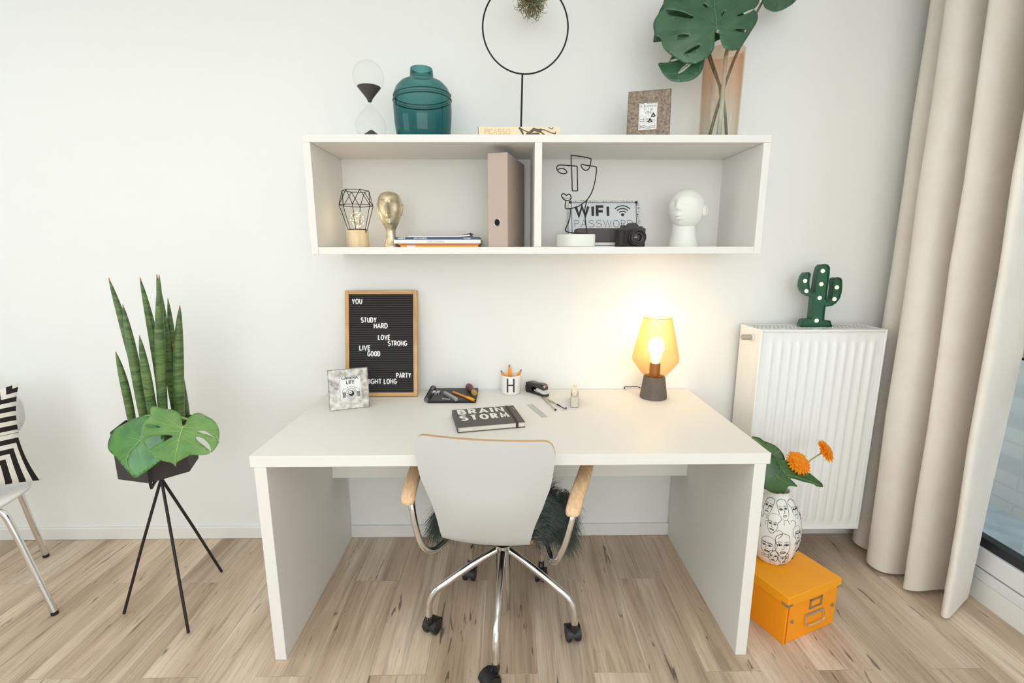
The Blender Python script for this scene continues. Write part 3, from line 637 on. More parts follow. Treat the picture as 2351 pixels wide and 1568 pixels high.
T_leafE = dict(o=(0.56, -0.17, 2.1), ex=(0.9701, -0.2425, -0.0), n=(-0.2423, -0.969, 0.0485),
  out=[(0.0414,0.2075),(-0.0032,0.1484),(-0.0158,0.1127),(-0.0128,0.0844),(-0.0216,0.0665),(-0.0278,0.0279),(-0.0162,0.0246),(0.0132,0.0218),(0.0538,-0.0127),(0.0998,-0.0325),(0.1504,-0.0338),(0.1731,0.0012),(0.215,0.0217),(0.2869,0.0359),(0.2794,0.0966),(0.2361,0.155),(0.141,0.2107)],
  holes=[],
  mid=[(0.1647,0.13),(0.0858,0.0959),(0.024,0.062),(-0.0196,0.0287)],
  veins=[[(0.0858,0.0959),(0.0307,0.1139),(-0.0017,0.1205)],[(0.024,0.062),(0.0185,0.0438),(0.0098,0.0259)],[(0.0858,0.0959),(0.1022,0.0326),(0.1052,-0.0173)]])
T_leafF = dict(o=(0.98, -0.17, 2.24), ex=(0.9806, 0.1961, -0.0), n=(0.1881, -0.9407, 0.2822),
  out=[(-0.0547,0.0447),(-0.0549,0.0123),(-0.0494,-0.005),(-0.0356,-0.0178),(-0.0168,-0.0223),(0.0114,-0.0145),(0.0453,0.0055),(0.0712,0.023),(0.0939,0.0439),(0.1136,0.0719),(0.0973,0.0994),(0.0388,0.1069),(-0.0227,0.0847)],
  holes=[],
  mid=[(-0.0232,0.081),(0.0107,0.0415),(-0.0123,-0.0171)],
  veins=[[(0.0063,0.0374),(-0.031,0.0186),(-0.0489,-0.0014)],[(0.0107,0.0415),(0.0491,0.0351),(0.0672,0.0226)]])
T_leafG = dict(o=(1.06, -0.4, 0.56), ex=(0.9545, -0.2983, -0.0), n=(-0.2562, -0.8197, 0.5123),
  out=[(-0.1178,0.0868),(-0.1017,0.0895),(-0.0873,0.0867),(-0.0732,0.0777),(-0.0544,0.0711),(-0.0373,0.0643),(-0.022,0.0522),(-0.0101,0.0382),(-0.0043,0.0252),(-0.0018,0.0103),(-0.0174,0.0016),(-0.033,-0.002),(-0.0514,0.0059),(-0.0741,0.0375),(-0.0973,0.0662)],
  holes=[],
  mid=[(-0.1146,0.0854),(-0.0783,0.0614),(-0.0444,0.0341),(-0.0188,0.0073),(-0.0048,0.0116)],
  veins=[[(-0.0628,0.0475),(-0.0562,0.0604),(-0.0498,0.0664)],[(-0.0383,0.028),(-0.0256,0.0381),(-0.0161,0.0426)],[(-0.0783,0.0614),(-0.0734,0.0689),(-0.0732,0.0759)]])
T_leafH = dict(o=(1.08, -0.47, 0.52), ex=(0.9744, 0.2249, -0.0), n=(0.1494, -0.6476, 0.7472),
  out=[(-0.0596,0.1158),(-0.0468,0.1034),(-0.0379,0.0879),(-0.017,0.0856),(-0.0022,0.0767),(0.0115,0.0661),(0.0241,0.0539),(0.0366,0.0417),(0.0502,0.0313),(0.0615,0.0238),(0.0658,0.0118),(0.0722,-0.0029),(0.0809,-0.0169),(0.0807,-0.0246),(0.0756,-0.0335),(0.0506,-0.0287),(0.0416,-0.0182),(0.0152,-0.0065),(-0.0075,0.0048),(-0.0312,0.0145),(-0.0475,0.0234),(-0.0469,0.0372),(-0.0514,0.0625),(-0.055,0.0898)],
  holes=[],
  mid=[(-0.0492,0.027),(-0.0178,0.0199),(0.0205,0.0015),(0.0554,-0.0216),(0.0758,-0.0318)],
  veins=[[(-0.0474,0.0268),(-0.0096,0.0488),(0.0093,0.0627)],[(-0.0437,0.0264),(0.0134,0.0373),(0.0355,0.0401)],[(-0.0178,0.0199),(0.031,0.0177),(0.0599,0.0213)],[(-0.0482,0.0287),(-0.0477,0.062),(-0.0519,0.0949)]])
T_leafI = dict(o=(1.005, -0.545, 0.5), ex=(0.9943, -0.1069, -0.0), n=(-0.1018, -0.9468, 0.3054),
  out=[(-0.0923,0.1065),(-0.0647,0.1455),(-0.05,0.1271),(-0.0355,0.1025),(-0.0211,0.0796),(-0.0154,0.0705),(-0.0065,0.0631),(0.0082,0.0512),(0.0212,0.0347),(0.0076,0.0357),(-0.0076,0.0366),(-0.0155,0.0285),(-0.0236,0.0157),(-0.0391,0.008),(-0.0513,0.0067),(-0.0695,0.0105),(-0.0815,0.0177),(-0.0935,0.025),(-0.0972,0.0529)],
  holes=[],
  mid=[(-0.0504,0.0721),(-0.0372,0.0586),(-0.0147,0.0471),(0.0167,0.0353)],
  veins=[[(-0.052,0.0721),(-0.0668,0.0855),(-0.0819,0.0943)],[(-0.052,0.0721),(-0.0358,0.0946),(-0.0385,0.1055)],[(-0.052,0.0705),(-0.0376,0.0477),(-0.0259,0.0358)],[(-0.052,0.0705),(-0.0667,0.0464),(-0.066,0.0231)]])
T_leafJ = dict(o=(1.11, -0.38, 0.555), ex=(0.9923, 0.124, -0.0), n=(0.1054, -0.8433, 0.527),
  out=[(-0.0426,0.0036),(-0.0369,0.01),(-0.0211,0.0116),(-0.0069,0.0082),(0.0103,-0.0098),(0.0221,-0.0206),(0.0218,-0.0307),(0.0078,-0.0298),(-0.0208,-0.018),(-0.0392,-0.0101)],
  holes=[],
  mid=[(-0.037,0.0032),(-0.0094,-0.0119),(0.02,-0.0272)],
  veins=[])
T_wire = dict(o=(0.26, -0.27, 1.43), ex=(1.0, -0.0, -0.0), n=(0.0, -1.0, 0.0),
  left=[(0.0387,-0.0035),(0.0336,-0.0018),(0.011,-0.0006),(-0.0142,0.0007),(-0.0318,0.0024),(-0.047,0.0056),(-0.0534,0.0129),(-0.0486,0.0239),(-0.0415,0.0409),(-0.0368,0.0578),(-0.0355,0.0771),(-0.0358,0.0904)],
  face=[(-0.0513,0.1203),(-0.053,0.1179),(-0.0546,0.1083),(-0.055,0.094),(-0.05,0.0892),(-0.0363,0.0896),(-0.0214,0.0928),(-0.0041,0.0987),(0.0129,0.1107),(0.0251,0.1203),(0.037,0.1369),(0.0462,0.1583),(0.0528,0.1842),(0.0568,0.2147),(0.0569,0.2334),(0.0536,0.238),(0.0388,0.2408),(0.0191,0.2431),(0.0043,0.2461),(0.0008,0.2415),(0.0059,0.2322),(0.0171,0.2252),(0.0281,0.2299),(0.0338,0.2438),(0.0362,0.2612),(0.0331,0.267),(0.0036,0.2727),(-0.0331,0.2773),(-0.0367,0.2727),(-0.0346,0.2333),(-0.0315,0.1865),(-0.0298,0.1559),(-0.0253,0.153),(-0.0117,0.1535),(-0.0101,0.1583),(-0.0121,0.1983),(-0.0138,0.2357),(-0.0176,0.2398),(-0.0347,0.2414),(-0.0592,0.2431),(-0.0788,0.2437),(-0.0873,0.2391),(-0.0889,0.231),(-0.0808,0.2193),(-0.066,0.2135),(-0.0538,0.2158),(-0.0527,0.2228),(-0.0639,0.231),(-0.0762,0.2314),(-0.0859,0.2275)],
  lips=[(-0.0695,0.1369),(-0.0634,0.1429),(-0.056,0.1405),(-0.0517,0.1364),(-0.0461,0.1405),(-0.0386,0.14),(-0.0334,0.1298),(-0.0382,0.1203),(-0.0518,0.1191),(-0.0631,0.125)],
  lipline=[(-0.0694,0.1322),(-0.0544,0.1269),(-0.0342,0.1286)],
  right=[(0.0263,0.1198),(0.0218,0.1035),(0.0186,0.0843),(0.0207,0.0554),(0.0238,0.0336),(0.0269,0.0153),(0.0299,-0.003)])
T_cactus = dict(o=(1.31, -0.118, 1.05), ex=(1.0, -0.0, -0.0), n=(0.0, -1.0, 0.0),
  out=[(-0.0315,0.0342),(-0.032,0.0805),(-0.0328,0.1284),(-0.049,0.1304),(-0.066,0.1384),(-0.0808,0.1543),(-0.0879,0.172),(-0.0886,0.1956),(-0.0832,0.2171),(-0.0746,0.2288),(-0.0648,0.2297),(-0.0585,0.2229),(-0.0602,0.2073),(-0.0608,0.1877),(-0.0575,0.168),(-0.0476,0.1522),(-0.0368,0.1453),(-0.0288,0.1453),(-0.0286,0.1758),(-0.0279,0.2033),(-0.0258,0.2345),(-0.022,0.252),(-0.0133,0.2617),(-0.0017,0.2636),(0.0106,0.2597),(0.0182,0.25),(0.02,0.2247),(0.0203,0.1915),(0.0198,0.156),(0.0203,0.1203),(0.0273,0.1124),(0.0353,0.1123),(0.0443,0.1203),(0.0473,0.1362),(0.0467,0.1639),(0.0447,0.1953),(0.0474,0.2051),(0.0587,0.2094),(0.0712,0.2051),(0.0765,0.1953),(0.08,0.1717),(0.0808,0.148),(0.0761,0.1222),(0.0644,0.1043),(0.0479,0.0923),(0.0302,0.0894),(0.0205,0.0894),(0.02,0.0663),(0.0215,0.03),(0.0483,0.0259),(0.0595,0.0178),(0.0596,0.0086),(0.032,0.0108),(0.0013,0.0139),(-0.0393,0.015),(-0.0639,0.0181),(-0.0733,0.0202),(-0.0654,0.0303),(-0.0517,0.0343)],
  bulbs=[(-0.0062,0.2364),(-0.0058,0.1817),(-0.0056,0.1238),(0.0618,0.1678),(0.0576,0.1187),(-0.0757,0.1956),(-0.0656,0.1523),(-0.0068,0.0271)])
# ------------------------------------------------------------------ leaves
def inside(p, poly):
    c = False; n = len(poly); x, y = p
    for i in range(n):
        (x1,y1),(x2,y2) = poly[i], poly[i-1]
        if (y1 > y) != (y2 > y) and x < (x2-x1)*(y-y1)/(y2-y1)+x1: c = not c
    return c
def seg_dist(p, pl):
    b = 9; p = Vector(p)
    for i in range(len(pl)-1):
        a, c = Vector(pl[i]), Vector(pl[i+1]); d = c-a; t = max(0, min(1, (p-a).dot(d)/max(1e-9, d.length_squared))); b = min(b, (a+d*t-p).length)
    return b
def smooth2(pts, n=3, closed=True):
    return [(p.x, p.y) for p in spline([(a, b, 0) for a, b in pts], n, closed)]
def leaf_mat(name, c, c2, rough=.38, spec=.5):
    return mat(name, c, rough, rgb2=c2, vscale=14, spec=spec, detail=3)
def make_leaf(T, parent, m, mv, cup=1.2, wave=.004, wf=40, spacing=.011, vr=.0011, seed=0, tip=0.0):
    out = smooth2(T['out'], 3); holes = [smooth2(h, 3) for h in T['holes']]
    ex = Vector(T['ex']); nz = Vector(T['n']); ey = nz.cross(ex)
    if ey.z < 0: ey = -ey
    o = Vector(T['o']); rd = random.Random(seed)
    pts = []; edges = []
    for loop in [out]+holes:
        b = len(pts); pts += loop; edges += [(b+i, b+(i+1) % len(loop)) for i in range(len(loop))]
    x0 = min(p[0] for p in out); x1 = max(p[0] for p in out); y0 = min(p[1] for p in out); y1 = max(p[1] for p in out)
    ix = x0
    while ix < x1:
        iy = y0
        while iy < y1:
            q = (ix+rd.uniform(-.2,.2)*spacing, iy+rd.uniform(-.2,.2)*spacing)
            if inside(q, out) and not any(inside(q, h) for h in holes): pts.append(q)
            iy += spacing
        ix += spacing
    r = delaunay_2d_cdt([Vector(p) for p in pts], edges, [], 0, 1e-6)
    V, F = r[0], r[2]
    mid = smooth2(T['mid'], 4, False); m0, m1 = Vector(mid[0]), Vector(mid[-1]); L = (m1-m0).length; ax = (m1-m0)/L
    veins = [smooth2(v, 4, False) for v in T['veins']]
    def h(p):
        d = seg_dist(p, mid); dv = min([seg_dist(p, v) for v in veins] or [1]); t = (Vector(p)-m0).dot(ax)/L
        return -cup*d*d - tip*max(0, t-.3)**2*L + wave*math.sin(wf*p[0]+seed)*math.cos(wf*.8*p[1]+1) + .0016*min(1, dv/.012) - .0012*(1-min(1, d/.006))
    P3 = lambda p, k=0: o + ex*p[0] + ey*p[1] + nz*(h(p)+k)
    mb = MB(); fs = []
    for f in F:
        c = (sum(V[i][0] for i in f)/len(f), sum(V[i][1] for i in f)/len(f))
        if inside(c, out) and not any(inside(c, hh) for hh in holes): fs.append(f)
    mb.add([P3((v[0], v[1])) for v in V], fs)
    blade = mb.build('leaf_blade', m, parent, smooth=75, solid=.0009)
    vb = MB()
    vb.tube([P3(p, .0018) for p in mid], vr*2.0, 6, r1=vr*.5)
    for v in veins: vb.tube([P3(p, .0014) for p in v], vr*.8, 5, r1=vr*.2)
    vn = vb.build('leaf_veins', mv, blade, smooth=60)
    return P3
G_light = leaf_mat('monstera_green', (106,148,76), (82,126,60), .32); G_lv = mat('vein_lime', (158,186,92), .5)
G_fresh = leaf_mat('philodendron_green', (76,136,52), (54,110,44), .24); G_fv = mat('vein_pale_green', (130,176,104), .45)
G_dark = leaf_mat('monstera_dark_green', (66,106,76), (50,88,62), .26); G_dv = mat('vein_grey_green', (84,128,92), .45)
G_deep = leaf_mat('glossy_deep_green', (58,98,46), (40,76,38), .35); G_dpv = mat('vein_olive', (110,140,74), .5)
# ------------------------------------------------------------------ planter on a tripod
M_pot = mat('charcoal_steel', (62,55,53), .7, bump=.25, bscale=700)
hx = [(-1.388,-.529),(-1.257,-.560),(-1.174,-.472),(-1.214,-.357),(-1.345,-.326),(-1.428,-.414)]
pz0, pz1 = .575, .752
ps = thing('plant_stand', 'black tripod plant stand carrying a faceted charcoal planter left of the desk', 'plant stand', (-1.30,-.445,0))
mb = MB(); inn = [((p[0]+1.301)*.95-1.301, (p[1]+.443)*.95-.443) for p in hx]
n = 6; vs = [(x,y,pz0) for x,y in hx]+[(x,y,pz1) for x,y in hx]+[(x,y,pz1) for x,y in inn]+[(x,y,pz0+.01) for x,y in inn]
fs = [tuple(range(5,-1,-1)), tuple(range(18,24))]
for i in range(6):
    j = (i+1) % 6; fs += [(i,j,6+j,6+i), (6+i,6+j,12+j,12+i), (12+i,12+j,18+j,18+i)]
mb.add(vs, fs); mb.build('planter', M_pot, ps, smooth=0, bevel=.0015)
sb = MB(); sb.add([((x+1.301)*.99-1.301,(y+.443)*.99-.443,.725) for x,y in inn]+[((x+1.301)*.99-1.301,(y+.443)*.99-.443,.70) for x,y in inn], [tuple(range(6)), tuple(range(11,5,-1))]+[(i,(i+1)%6,6+(i+1)%6,6+i) for i in range(6)])
sb.build('soil', mat('potting_soil', (46,36,30), .95, bump=.8, bscale=160), ps, smooth=0)
J = Vector((-1.2995,-.448,.548))
for fx, fy in ((-1.4843,-.4926),(-1.1746,-.5908),(-1.2519,-.2566)):
    f = Vector((fx,fy,.004)); dr = (J-f).normalized()
    MB().tube([f, f+(J-f)*.5, J+Vector((dr.x*.012,dr.y*.012,0))], .0052, 10).build('leg', M_black, ps)
MB().cyl((J.x,J.y,.535),(J.x,J.y,.576),.012).build('hub', M_black, ps)
MB().tube([(-1.2885,-.470,.556),(-1.27,-.52,.556),(-1.2475,-.563,.560),(-1.2445,-.5685,.575),(-1.2445,-.5685,.70),(-1.2445,-.5685,.76)], .005, 8).build('holder_rod', M_black, ps)
def snake_material():
    m, nt, b, out = nmat('banded_snake_leaf'); L = nt.links.new
    tc = N(nt,'ShaderNodeTexCoord'); mp = N(nt,'ShaderNodeMapping'); mp.inputs['Scale'].default_value = (14,14,75); L(tc.outputs['Object'], mp.inputs[0])
    n1 = N(nt,'ShaderNodeTexNoise'); n1.inputs['Scale'].default_value = 1; n1.inputs['Detail'].default_value = 3; n1.inputs['Distortion'].default_value = .6; L(mp.outputs[0], n1.inputs['Vector'])
    r = N(nt,'ShaderNodeValToRGB'); e = r.color_ramp.elements; e[0].position = .36; e[0].color = lin((58,88,48)); e[1].position = .64; e[1].color = lin((106,132,74)); L(n1.outputs['Fac'], r.inputs[0])
    L(r.outputs[0], b.inputs['Base Color']); b.inputs['Roughness'].default_value = .45; return m
M_snake = snake_material(); M_drytip = mat('dry_tip', (170,128,84), .7)
sn = thing('snake_plant', 'upright cylindrical snake plant growing from the charcoal planter', 'potted plant', (-1.30,-.43,.72))
spears = [((-1.352,-.40),(-1.388,-.43,1.2725),(.02,.0),.0165,.030),((-1.328,-.445),(-1.3422,-.445,1.182),(.004,0),.0175,.02),((-1.318,-.37),(-1.304,-.40,1.2725),(.026,0),.0165,.01),
 ((-1.262,-.375),(-1.222,-.43,1.2841),(-.003,0),.0175,0),((-1.254,-.46),(-1.1922,-.46,1.2841),(-.012,0),.0172,0),((-1.275,-.47),(-1.2662,-.49,1.0812),(0,0),.0165,0),((-1.248,-.38),(-1.2239,-.39,1.197),(0,0),.015,0),
 ((-1.222,-.42),(-1.1573,-.43,1.177),(-.014,0),.0185,0),((-1.238,-.36),(-1.222,-.40,1.034),(.004,0),.016,0),((-1.372,-.45),(-1.3846,-.455,1.0172),(.012,0),.0145,0)]
for k, ((bx,by),tp,(cx_,cy_),rr,_) in enumerate(spears):
    rr *= .90; b0 = Vector((bx,by,.712)); t0 = Vector(tp); md = (b0+t0)/2+Vector((cx_,cy_,0)); P = []
    for i in range(22):
        t = i/21; P.append((1-t)**2*b0+2*t*(1-t)*md+t*t*t0)
    rs = [rr*(.80+.2*min(1, i/21/.25))*(1 if i/21 < .5 else max(.06, math.cos((i/21-.5)/.5*PI/2)**.62)) for i in range(22)]
    lf = MB().tube(P, rs, 12).build('leaf', M_snake, sn, smooth=60)
    MB().tube([P[-1]-(P[-1]-P[-2])*.35, P[-1]+Vector((0,0,.004))], [.0028,.0008], 6).build('leaf_tip', M_drytip, lf)
a = thing('monstera_leaf', 'light green split monstera leaf arching over the right front of the charcoal planter', 'leaf', (-1.26,-.47,.74), 'cut leaves in the charcoal planter')
P3 = make_leaf(T_leafA, a, G_light, G_lv, cup=.35, wave=.005, wf=30, seed=1, tip=.05)
q = P3(T_leafA['mid'][0], -.002); MB().tube(spline([(-1.262,-.43,.715),(-1.245,-.46,.785),(q.x-.004,q.y+.05,q.z+.002),(q.x,q.y,q.z)], 8), .0042, 8).build('leaf_stem', G_lv, a)
b_ = thing('monstera_leaf', 'unsplit mid green leaf drooping over the left front of the charcoal planter', 'leaf', (-1.33,-.47,.74), 'cut leaves in the charcoal planter')
P3 = make_leaf(T_leafB, b_, G_fresh, G_fv, cup=.6, wave=.004, wf=28, seed=4, tip=.08)
q = P3(T_leafB['mid'][0], -.002); MB().tube(spline([(-1.31,-.47,.715),(-1.30,-.48,.79),(q.x+.015,q.y+.06,q.z+.02),(q.x,q.y,q.z)], 8), .0042, 8).build('leaf_stem', G_fv, b_)
# ------------------------------------------------------------------ tall vase with monstera leaves on the shelf
def grad_glass(name, top, bot, z0, z1, edge, bub=True):
    m = glass(name, top, ior=1.42); nt = m.node_tree; L = nt.links.new
    t = [n for n in nt.nodes if n.type == 'BSDF_TRANSPARENT'][0]
    tc = N(nt,'ShaderNodeTexCoord'); sp = N(nt,'ShaderNodeSeparateXYZ'); L(tc.outputs['Object'], sp.inputs[0])
    mr = N(nt,'ShaderNodeMapRange'); mr.inputs[1].default_value = z0; mr.inputs[2].default_value = z1; L(sp.outputs[2], mr.inputs[0])
    mx = N(nt,'ShaderNodeMix', data_type='RGBA'); mx.inputs[6].default_value = lin(bot); mx.inputs[7].default_value = lin(top); L(mr.outputs[0], mx.inputs[0])
    lw = N(nt,'ShaderNodeLayerWeight'); lw.inputs[0].default_value = .35; m2 = N(nt,'ShaderNodeMix', data_type='RGBA', blend_type='MULTIPLY'); m2.inputs[7].default_value = lin(edge)
    L(lw.outputs['Facing'], m2.inputs[0]); L(mx.outputs[2], m2.inputs[6]); last = m2.outputs[2]
    if bub:
        no = N(nt,'ShaderNodeTexNoise'); no.inputs['Scale'].default_value = 260; L(tc.outputs['Object'], no.inputs['Vector'])
        r = N(nt,'ShaderNodeMapRange'); r.inputs[1].default_value = .60; r.inputs[2].default_value = .72; r.inputs[3].default_value = 0; r.inputs[4].default_value = .35; L(no.outputs['Fac'], r.inputs[0])
        m3 = N(nt,'ShaderNodeMix', data_type='RGBA'); m3.inputs[7].default_value = (.9,.9,.88,1); L(r.outputs[0], m3.inputs[0]); L(last, m3.inputs[6]); last = m3.outputs[2]
    L(last, t.inputs[0]); return m
ZT = SZ1+.0003
tv = thing('glass_vase', 'tall bubbled cylinder vase fading from peach to clear, holding dark leaf stems', 'vase', (.790,-.19,ZT))
mb = MB(); mb.lathe([(.0,0),(.064,0),(.068,.004),(.0705,.16),(.0725,.318),(.0705,.320),(.0685,.318),(.0668,.16),(.0645,.012),(0,.010)], (.790,-.19,ZT), 40, False, False)
mb.build('vase_glass', grad_glass('peach_glass', (253,241,230), (253,253,251), .06, .28, (250,238,226)), tv, smooth=50)
M_stemd = mat('brown_green_stem', (92,92,66), .5, rgb2=(122,118,86), vscale=60)
M_stemg = mat('green_stem', (88,128,72), .45)
def vleaf(label, T, stem, r0, ms=None, **k):
    t = thing('monstera_leaf', label, 'leaf', stem[0], 'monstera leaves in the tall glass vase')
    P3 = make_leaf(T, t, G_dark, G_dv, **k); q = P3(T['mid'][0], -.002)
    MB().tube(spline(list(stem)+[tuple(q)], 8), r0, 9, r1=r0*.62).build('leaf_stem', ms or M_stemd, t)
vleaf('largest dark green monstera leaf facing forward over the tall glass vase', T_leafC, [(.788,-.20,ZT+.014),(.792,-.20,1.90),(.786,-.215,2.05),(.772,-.265,2.10)], .0085, ms=mat('pale_stem', (176,186,170), .4), cup=.9, wave=.005, wf=26, seed=2, tip=.05)
vleaf('small dark green leaf drooping lowest, left of the tall glass vase', T_leafD, [(.832,-.175,ZT+.014),(.798,-.19,1.93),(.738,-.195,2.05),(.722,-.20,2.10),(.712,-.215,2.09)], .0055, cup=2.0, wave=.004, wf=30, seed=5)
vleaf('narrow dark leaf edge peeking out left behind the largest monstera leaf', T_leafE, [(.812,-.15,ZT+.014),(.798,-.165,1.95),(.752,-.16,2.08),(.715,-.15,2.2)], .005, cup=1.0, seed=6)
vleaf('bright green leaf reaching highest at the right of the tall glass vase', T_leafF, [(.752,-.20,ZT+.014),(.788,-.175,1.90),(.838,-.165,2.06),(.90,-.155,2.20),(.95,-.155,2.30)], .006, cup=1.4, seed=8)
# ------------------------------------------------------------------ face vase on the orange box
BM = xf((.953,-.672,0), rz=math.radians(21.8))
M_or = mat('orange_board', (255,158,0), .55, bump=.15, bscale=900); M_or2 = mat('orange_board_lid', (255,168,6), .5, bump=.15, bscale=900)
bx = thing('storage_box', 'orange cardboard storage box with metal handle beside the right desk leg', 'box', (.953,-.672,0))
MB(BM).box((.003,.003,.0005),(.266,.335,.165)).build('box_body', M_or, bx, bevel=.0012)
lidm = MB(BM); lidm.box((-.003,-.003,.156),(.273,.341,.191)); lidm.build('box_lid', M_or2, bx, bevel=.0015)
MB(BM).box((.010,.0008,.002),(.0125,.0032,.155)).build('front_flap_edge', mat('orange_fold', (196,104,6), .7), bx, smooth=0)
for cxx in (-.0036, .2736):
    sgn = 1 if cxx < 0 else -1
    c = MB(BM); c.box((cxx,-.0042,.1555),(cxx+sgn*.024,-.0030,.164)); c.box((min(cxx,cxx-sgn*.0006),-.0042,.1555),(max(cxx,cxx-sgn*.0006)+.0006,.020,.164)); c.build('metal_corner', M_steel, bx)
for u in (.034, .245):
    b = MB(BM); b.cyl((u,.0035,.085),(u,-.0012,.085),.0072); b.cyl((u,-.001,.085),(u,-.0022,.085),.004); b.build('rivet', M_steel, bx)
lh = MB(BM)
for q in (((.118,.107),(.184,.113)),((.118,.137),(.184,.144)),((.118,.107),(.126,.144)),((.176,.107),(.184,.144))): lh.box((q[0][0],.0005,q[0][1]),(q[1][0],.0034,q[1][1]))
lh.cyl((.122,.0006,.1405),(.122,-.0006,.1405),.002); lh.cyl((.180,.0006,.1405),(.180,-.0006,.1405),.002)
lh.build('label_holder', M_steel, bx)
hd = MB(BM); hd.box((.100,.0,.084),(.194,.0034,.093)); hd.tube(spline([(.102,-.002,.085),(.0985,-.006,.062),(.104,-.007,.050),(.147,-.008,.048),(.190,-.007,.050),(.1955,-.006,.062),(.192,-.002,.085)], 6), .0025, 8)
hd.tube([(.100,-.002,.0885),(.194,-.002,.0885)], .0042, 10); hd.build('handle', M_chrome, bx)
VC = Vector((1.015,-.452,.1915)); VP = [(.0,0),(.044,0),(.056,.006),(.070,.03),(.082,.07),(.0875,.11),(.087,.15),(.079,.195),(.062,.235),(.045,.262),(.038,.275),(.038,.287),(.0355,.287),(.035,.275),(.040,.26),(.0,.25)]
fv = thing('ceramic_vase', 'white ceramic vase covered in black line drawn faces on the orange box', 'vase', VC)
mb = MB(); mb.lathe([tuple(p)[:2] for p in spline([(r,z,0) for r,z in VP[:12]], 4)]+VP[12:], VC, 48, False, False); mb.build('vase_body', mat('white_ceramic', (238,236,230), .35), fv, smooth=60)
def VR(z):
    for (r0,z0),(r1,z1) in zip(VP[1:12], VP[2:12]):
        if z0 <= z <= z1: return r0+(r1-r0)*(z-z0)/(z1-z0)
    return .05
ln = MB()
def vline(pts, th0, z0, s, w=.0009, flip=1, rot=0.0):
    out = []
    for x, y in smooth2(pts, 3, False):
        x, y = x*math.cos(rot)-y*math.sin(rot), x*math.sin(rot)+y*math.cos(rot)
        z = min(.27, max(.008, z0+y*s)); r_ = VR(z)+.0003; th = th0+flip*x*s/r_
        out.append((VC.x+r_*math.cos(th), VC.y+r_*math.sin(th), VC.z+z))
    if len(out) > 1: ln.tube(out, w, 5)
def line_face(deg, z0, s, style=0, flip=1, rot=0):
    th = math.radians(deg); k = dict(th0=th, z0=z0, s=s, flip=flip, rot=rot)
    vline([(-.5,.3),(-.52,-.1),(-.42,-.55),(-.12,-.95),(.15,-.95),(.42,-.55),(.5,-.05),(.48,.35)], **k)
    if style == 0: vline([(-.5,.3),(-.3,.42),(.1,.38),(.48,.5),(.3,.85),(-.1,1.05),(-.6,.85),(-.85,.3),(-.7,-.2),(-.5,-.4)], **k); vline([(-.45,-1.05),(0,-.98),(.42,-1.05)], **k); vline([(-.45,-1.2),(0,-1.3),(.42,-1.2),(.42,-1.0)], **k); vline([(-.3,-1.1),(-.1,-1.22),(.1,-1.1),(.3,-1.22)], **k)
    elif style == 1: vline([(-.5,.3),(-.45,.75),(0,1.0),(.42,.8),(.48,.35)], **k); vline([(-.2,-.95),(-.25,-1.4)], **k); vline([(.2,-.9),(.3,-1.4)], **k)
    else: vline([(-.5,.3),(-.8,.7),(-.5,1.15),(.1,1.2),(.55,.8),(.48,.35)], **k); vline([(.48,.3),(.75,.1),(.7,-.3)], **k)
    for sx in (-1, 1):
        c = sx*.24
        vline([(c-.16,.1),(c-.02,.2),(c+.16,.1),(c,.03),(c-.16,.1)], w=.0011, **k); vline([(c-.05,.11),(c+.05,.11)], w=.0022, **k); vline([(c-.18,.3),(c,.36),(c+.18,.28)], **k)
    vline([(.03,.1),(.08,-.2),(.0,-.3),(-.08,-.26)], **k)
    vline([(-.2,-.55),(-.08,-.47),(0,-.5),(.08,-.47),(.2,-.55),(.08,-.65),(-.08,-.65),(-.2,-.55),(.2,-.55)], w=.0010, **k)
for a in [(-62,.150,.030,0,1,.05),(-102,.235,.034,1,1,.2),(-58,.232,.028,2,1,-.1),(-100,.105,.050,1,1,.1),(-18,.135,.034,0,-1,-.1),(-44,.068,.044,2,1,-.05),(-88,.045,.030,0,1,.15),(-30,.205,.028,1,-1,0),(-128,.180,.032,2,-1,0),(-135,.09,.04,0,-1,0),(5,.19,.03,2,1,0),(12,.08,.04,1,1,0),(-40,.028,.026,1,1,.3),(-150,.235,.03,1,1,0),(60,.15,.05,0,1,0),(120,.15,.05,1,1,0),(180,.16,.05,2,1,0),(-118,.05,.03,1,1,0)]: line_face(*a)
for a in ((-78,.188),(-20,.17),(-112,.15),(-66,.10)): vline([(-.3,.3),(0,.5),(.4,.2),(.2,-.3),(-.1,-.6)], math.radians(a[0]), a[1], .03)
ln.build('face_drawing', M_inkd, fv, smooth=60)
def pleaf(label, T, stem, **k):
    t = thing('philodendron_leaf', label, 'leaf', stem[0], 'leaves in the line drawn face vase')
    P3 = make_leaf(T, t, G_deep, G_dpv, **k); q = P3(T['mid'][0], -.002); MB().tube(spline(list(stem)+[tuple(q)], 8), .0035, 8).build('leaf_stem', G_dpv, t)
vz = VC.z
pleaf('deep green leaf rising behind the desk corner, upper left in the face vase', T_leafG, [(1.00,-.44,vz+.253),(1.005,-.435,vz+.29),(1.0,-.42,.55),(.985,-.405,.60)], cup=1.2, seed=11)
pleaf('pointed green leaf reaching furthest right out of the face vase', T_leafH, [(1.03,-.455,vz+.253),(1.03,-.455,vz+.29),(1.02,-.475,.50)], cup=1.2, seed=12)
pleaf('broad deep green leaf hanging over the front rim of the face vase', T_leafI, [(1.01,-.47,vz+.253),(1.008,-.475,vz+.29),(1.0,-.505,.51)], cup=2.0, seed=13)
pleaf('small green leaf mostly hidden behind the left orange gerbera', T_leafJ, [(1.03,-.435,vz+.253),(1.035,-.43,vz+.29),(1.05,-.40,.53)], cup=1.0, seed=14)
M_pet = mat('gerbera_orange', (255,176,30), .6, rgb2=(255,146,10), vscale=60); M_pc = mat('gerbera_heart', (236,120,6), .8, bump=.6, bscale=500)
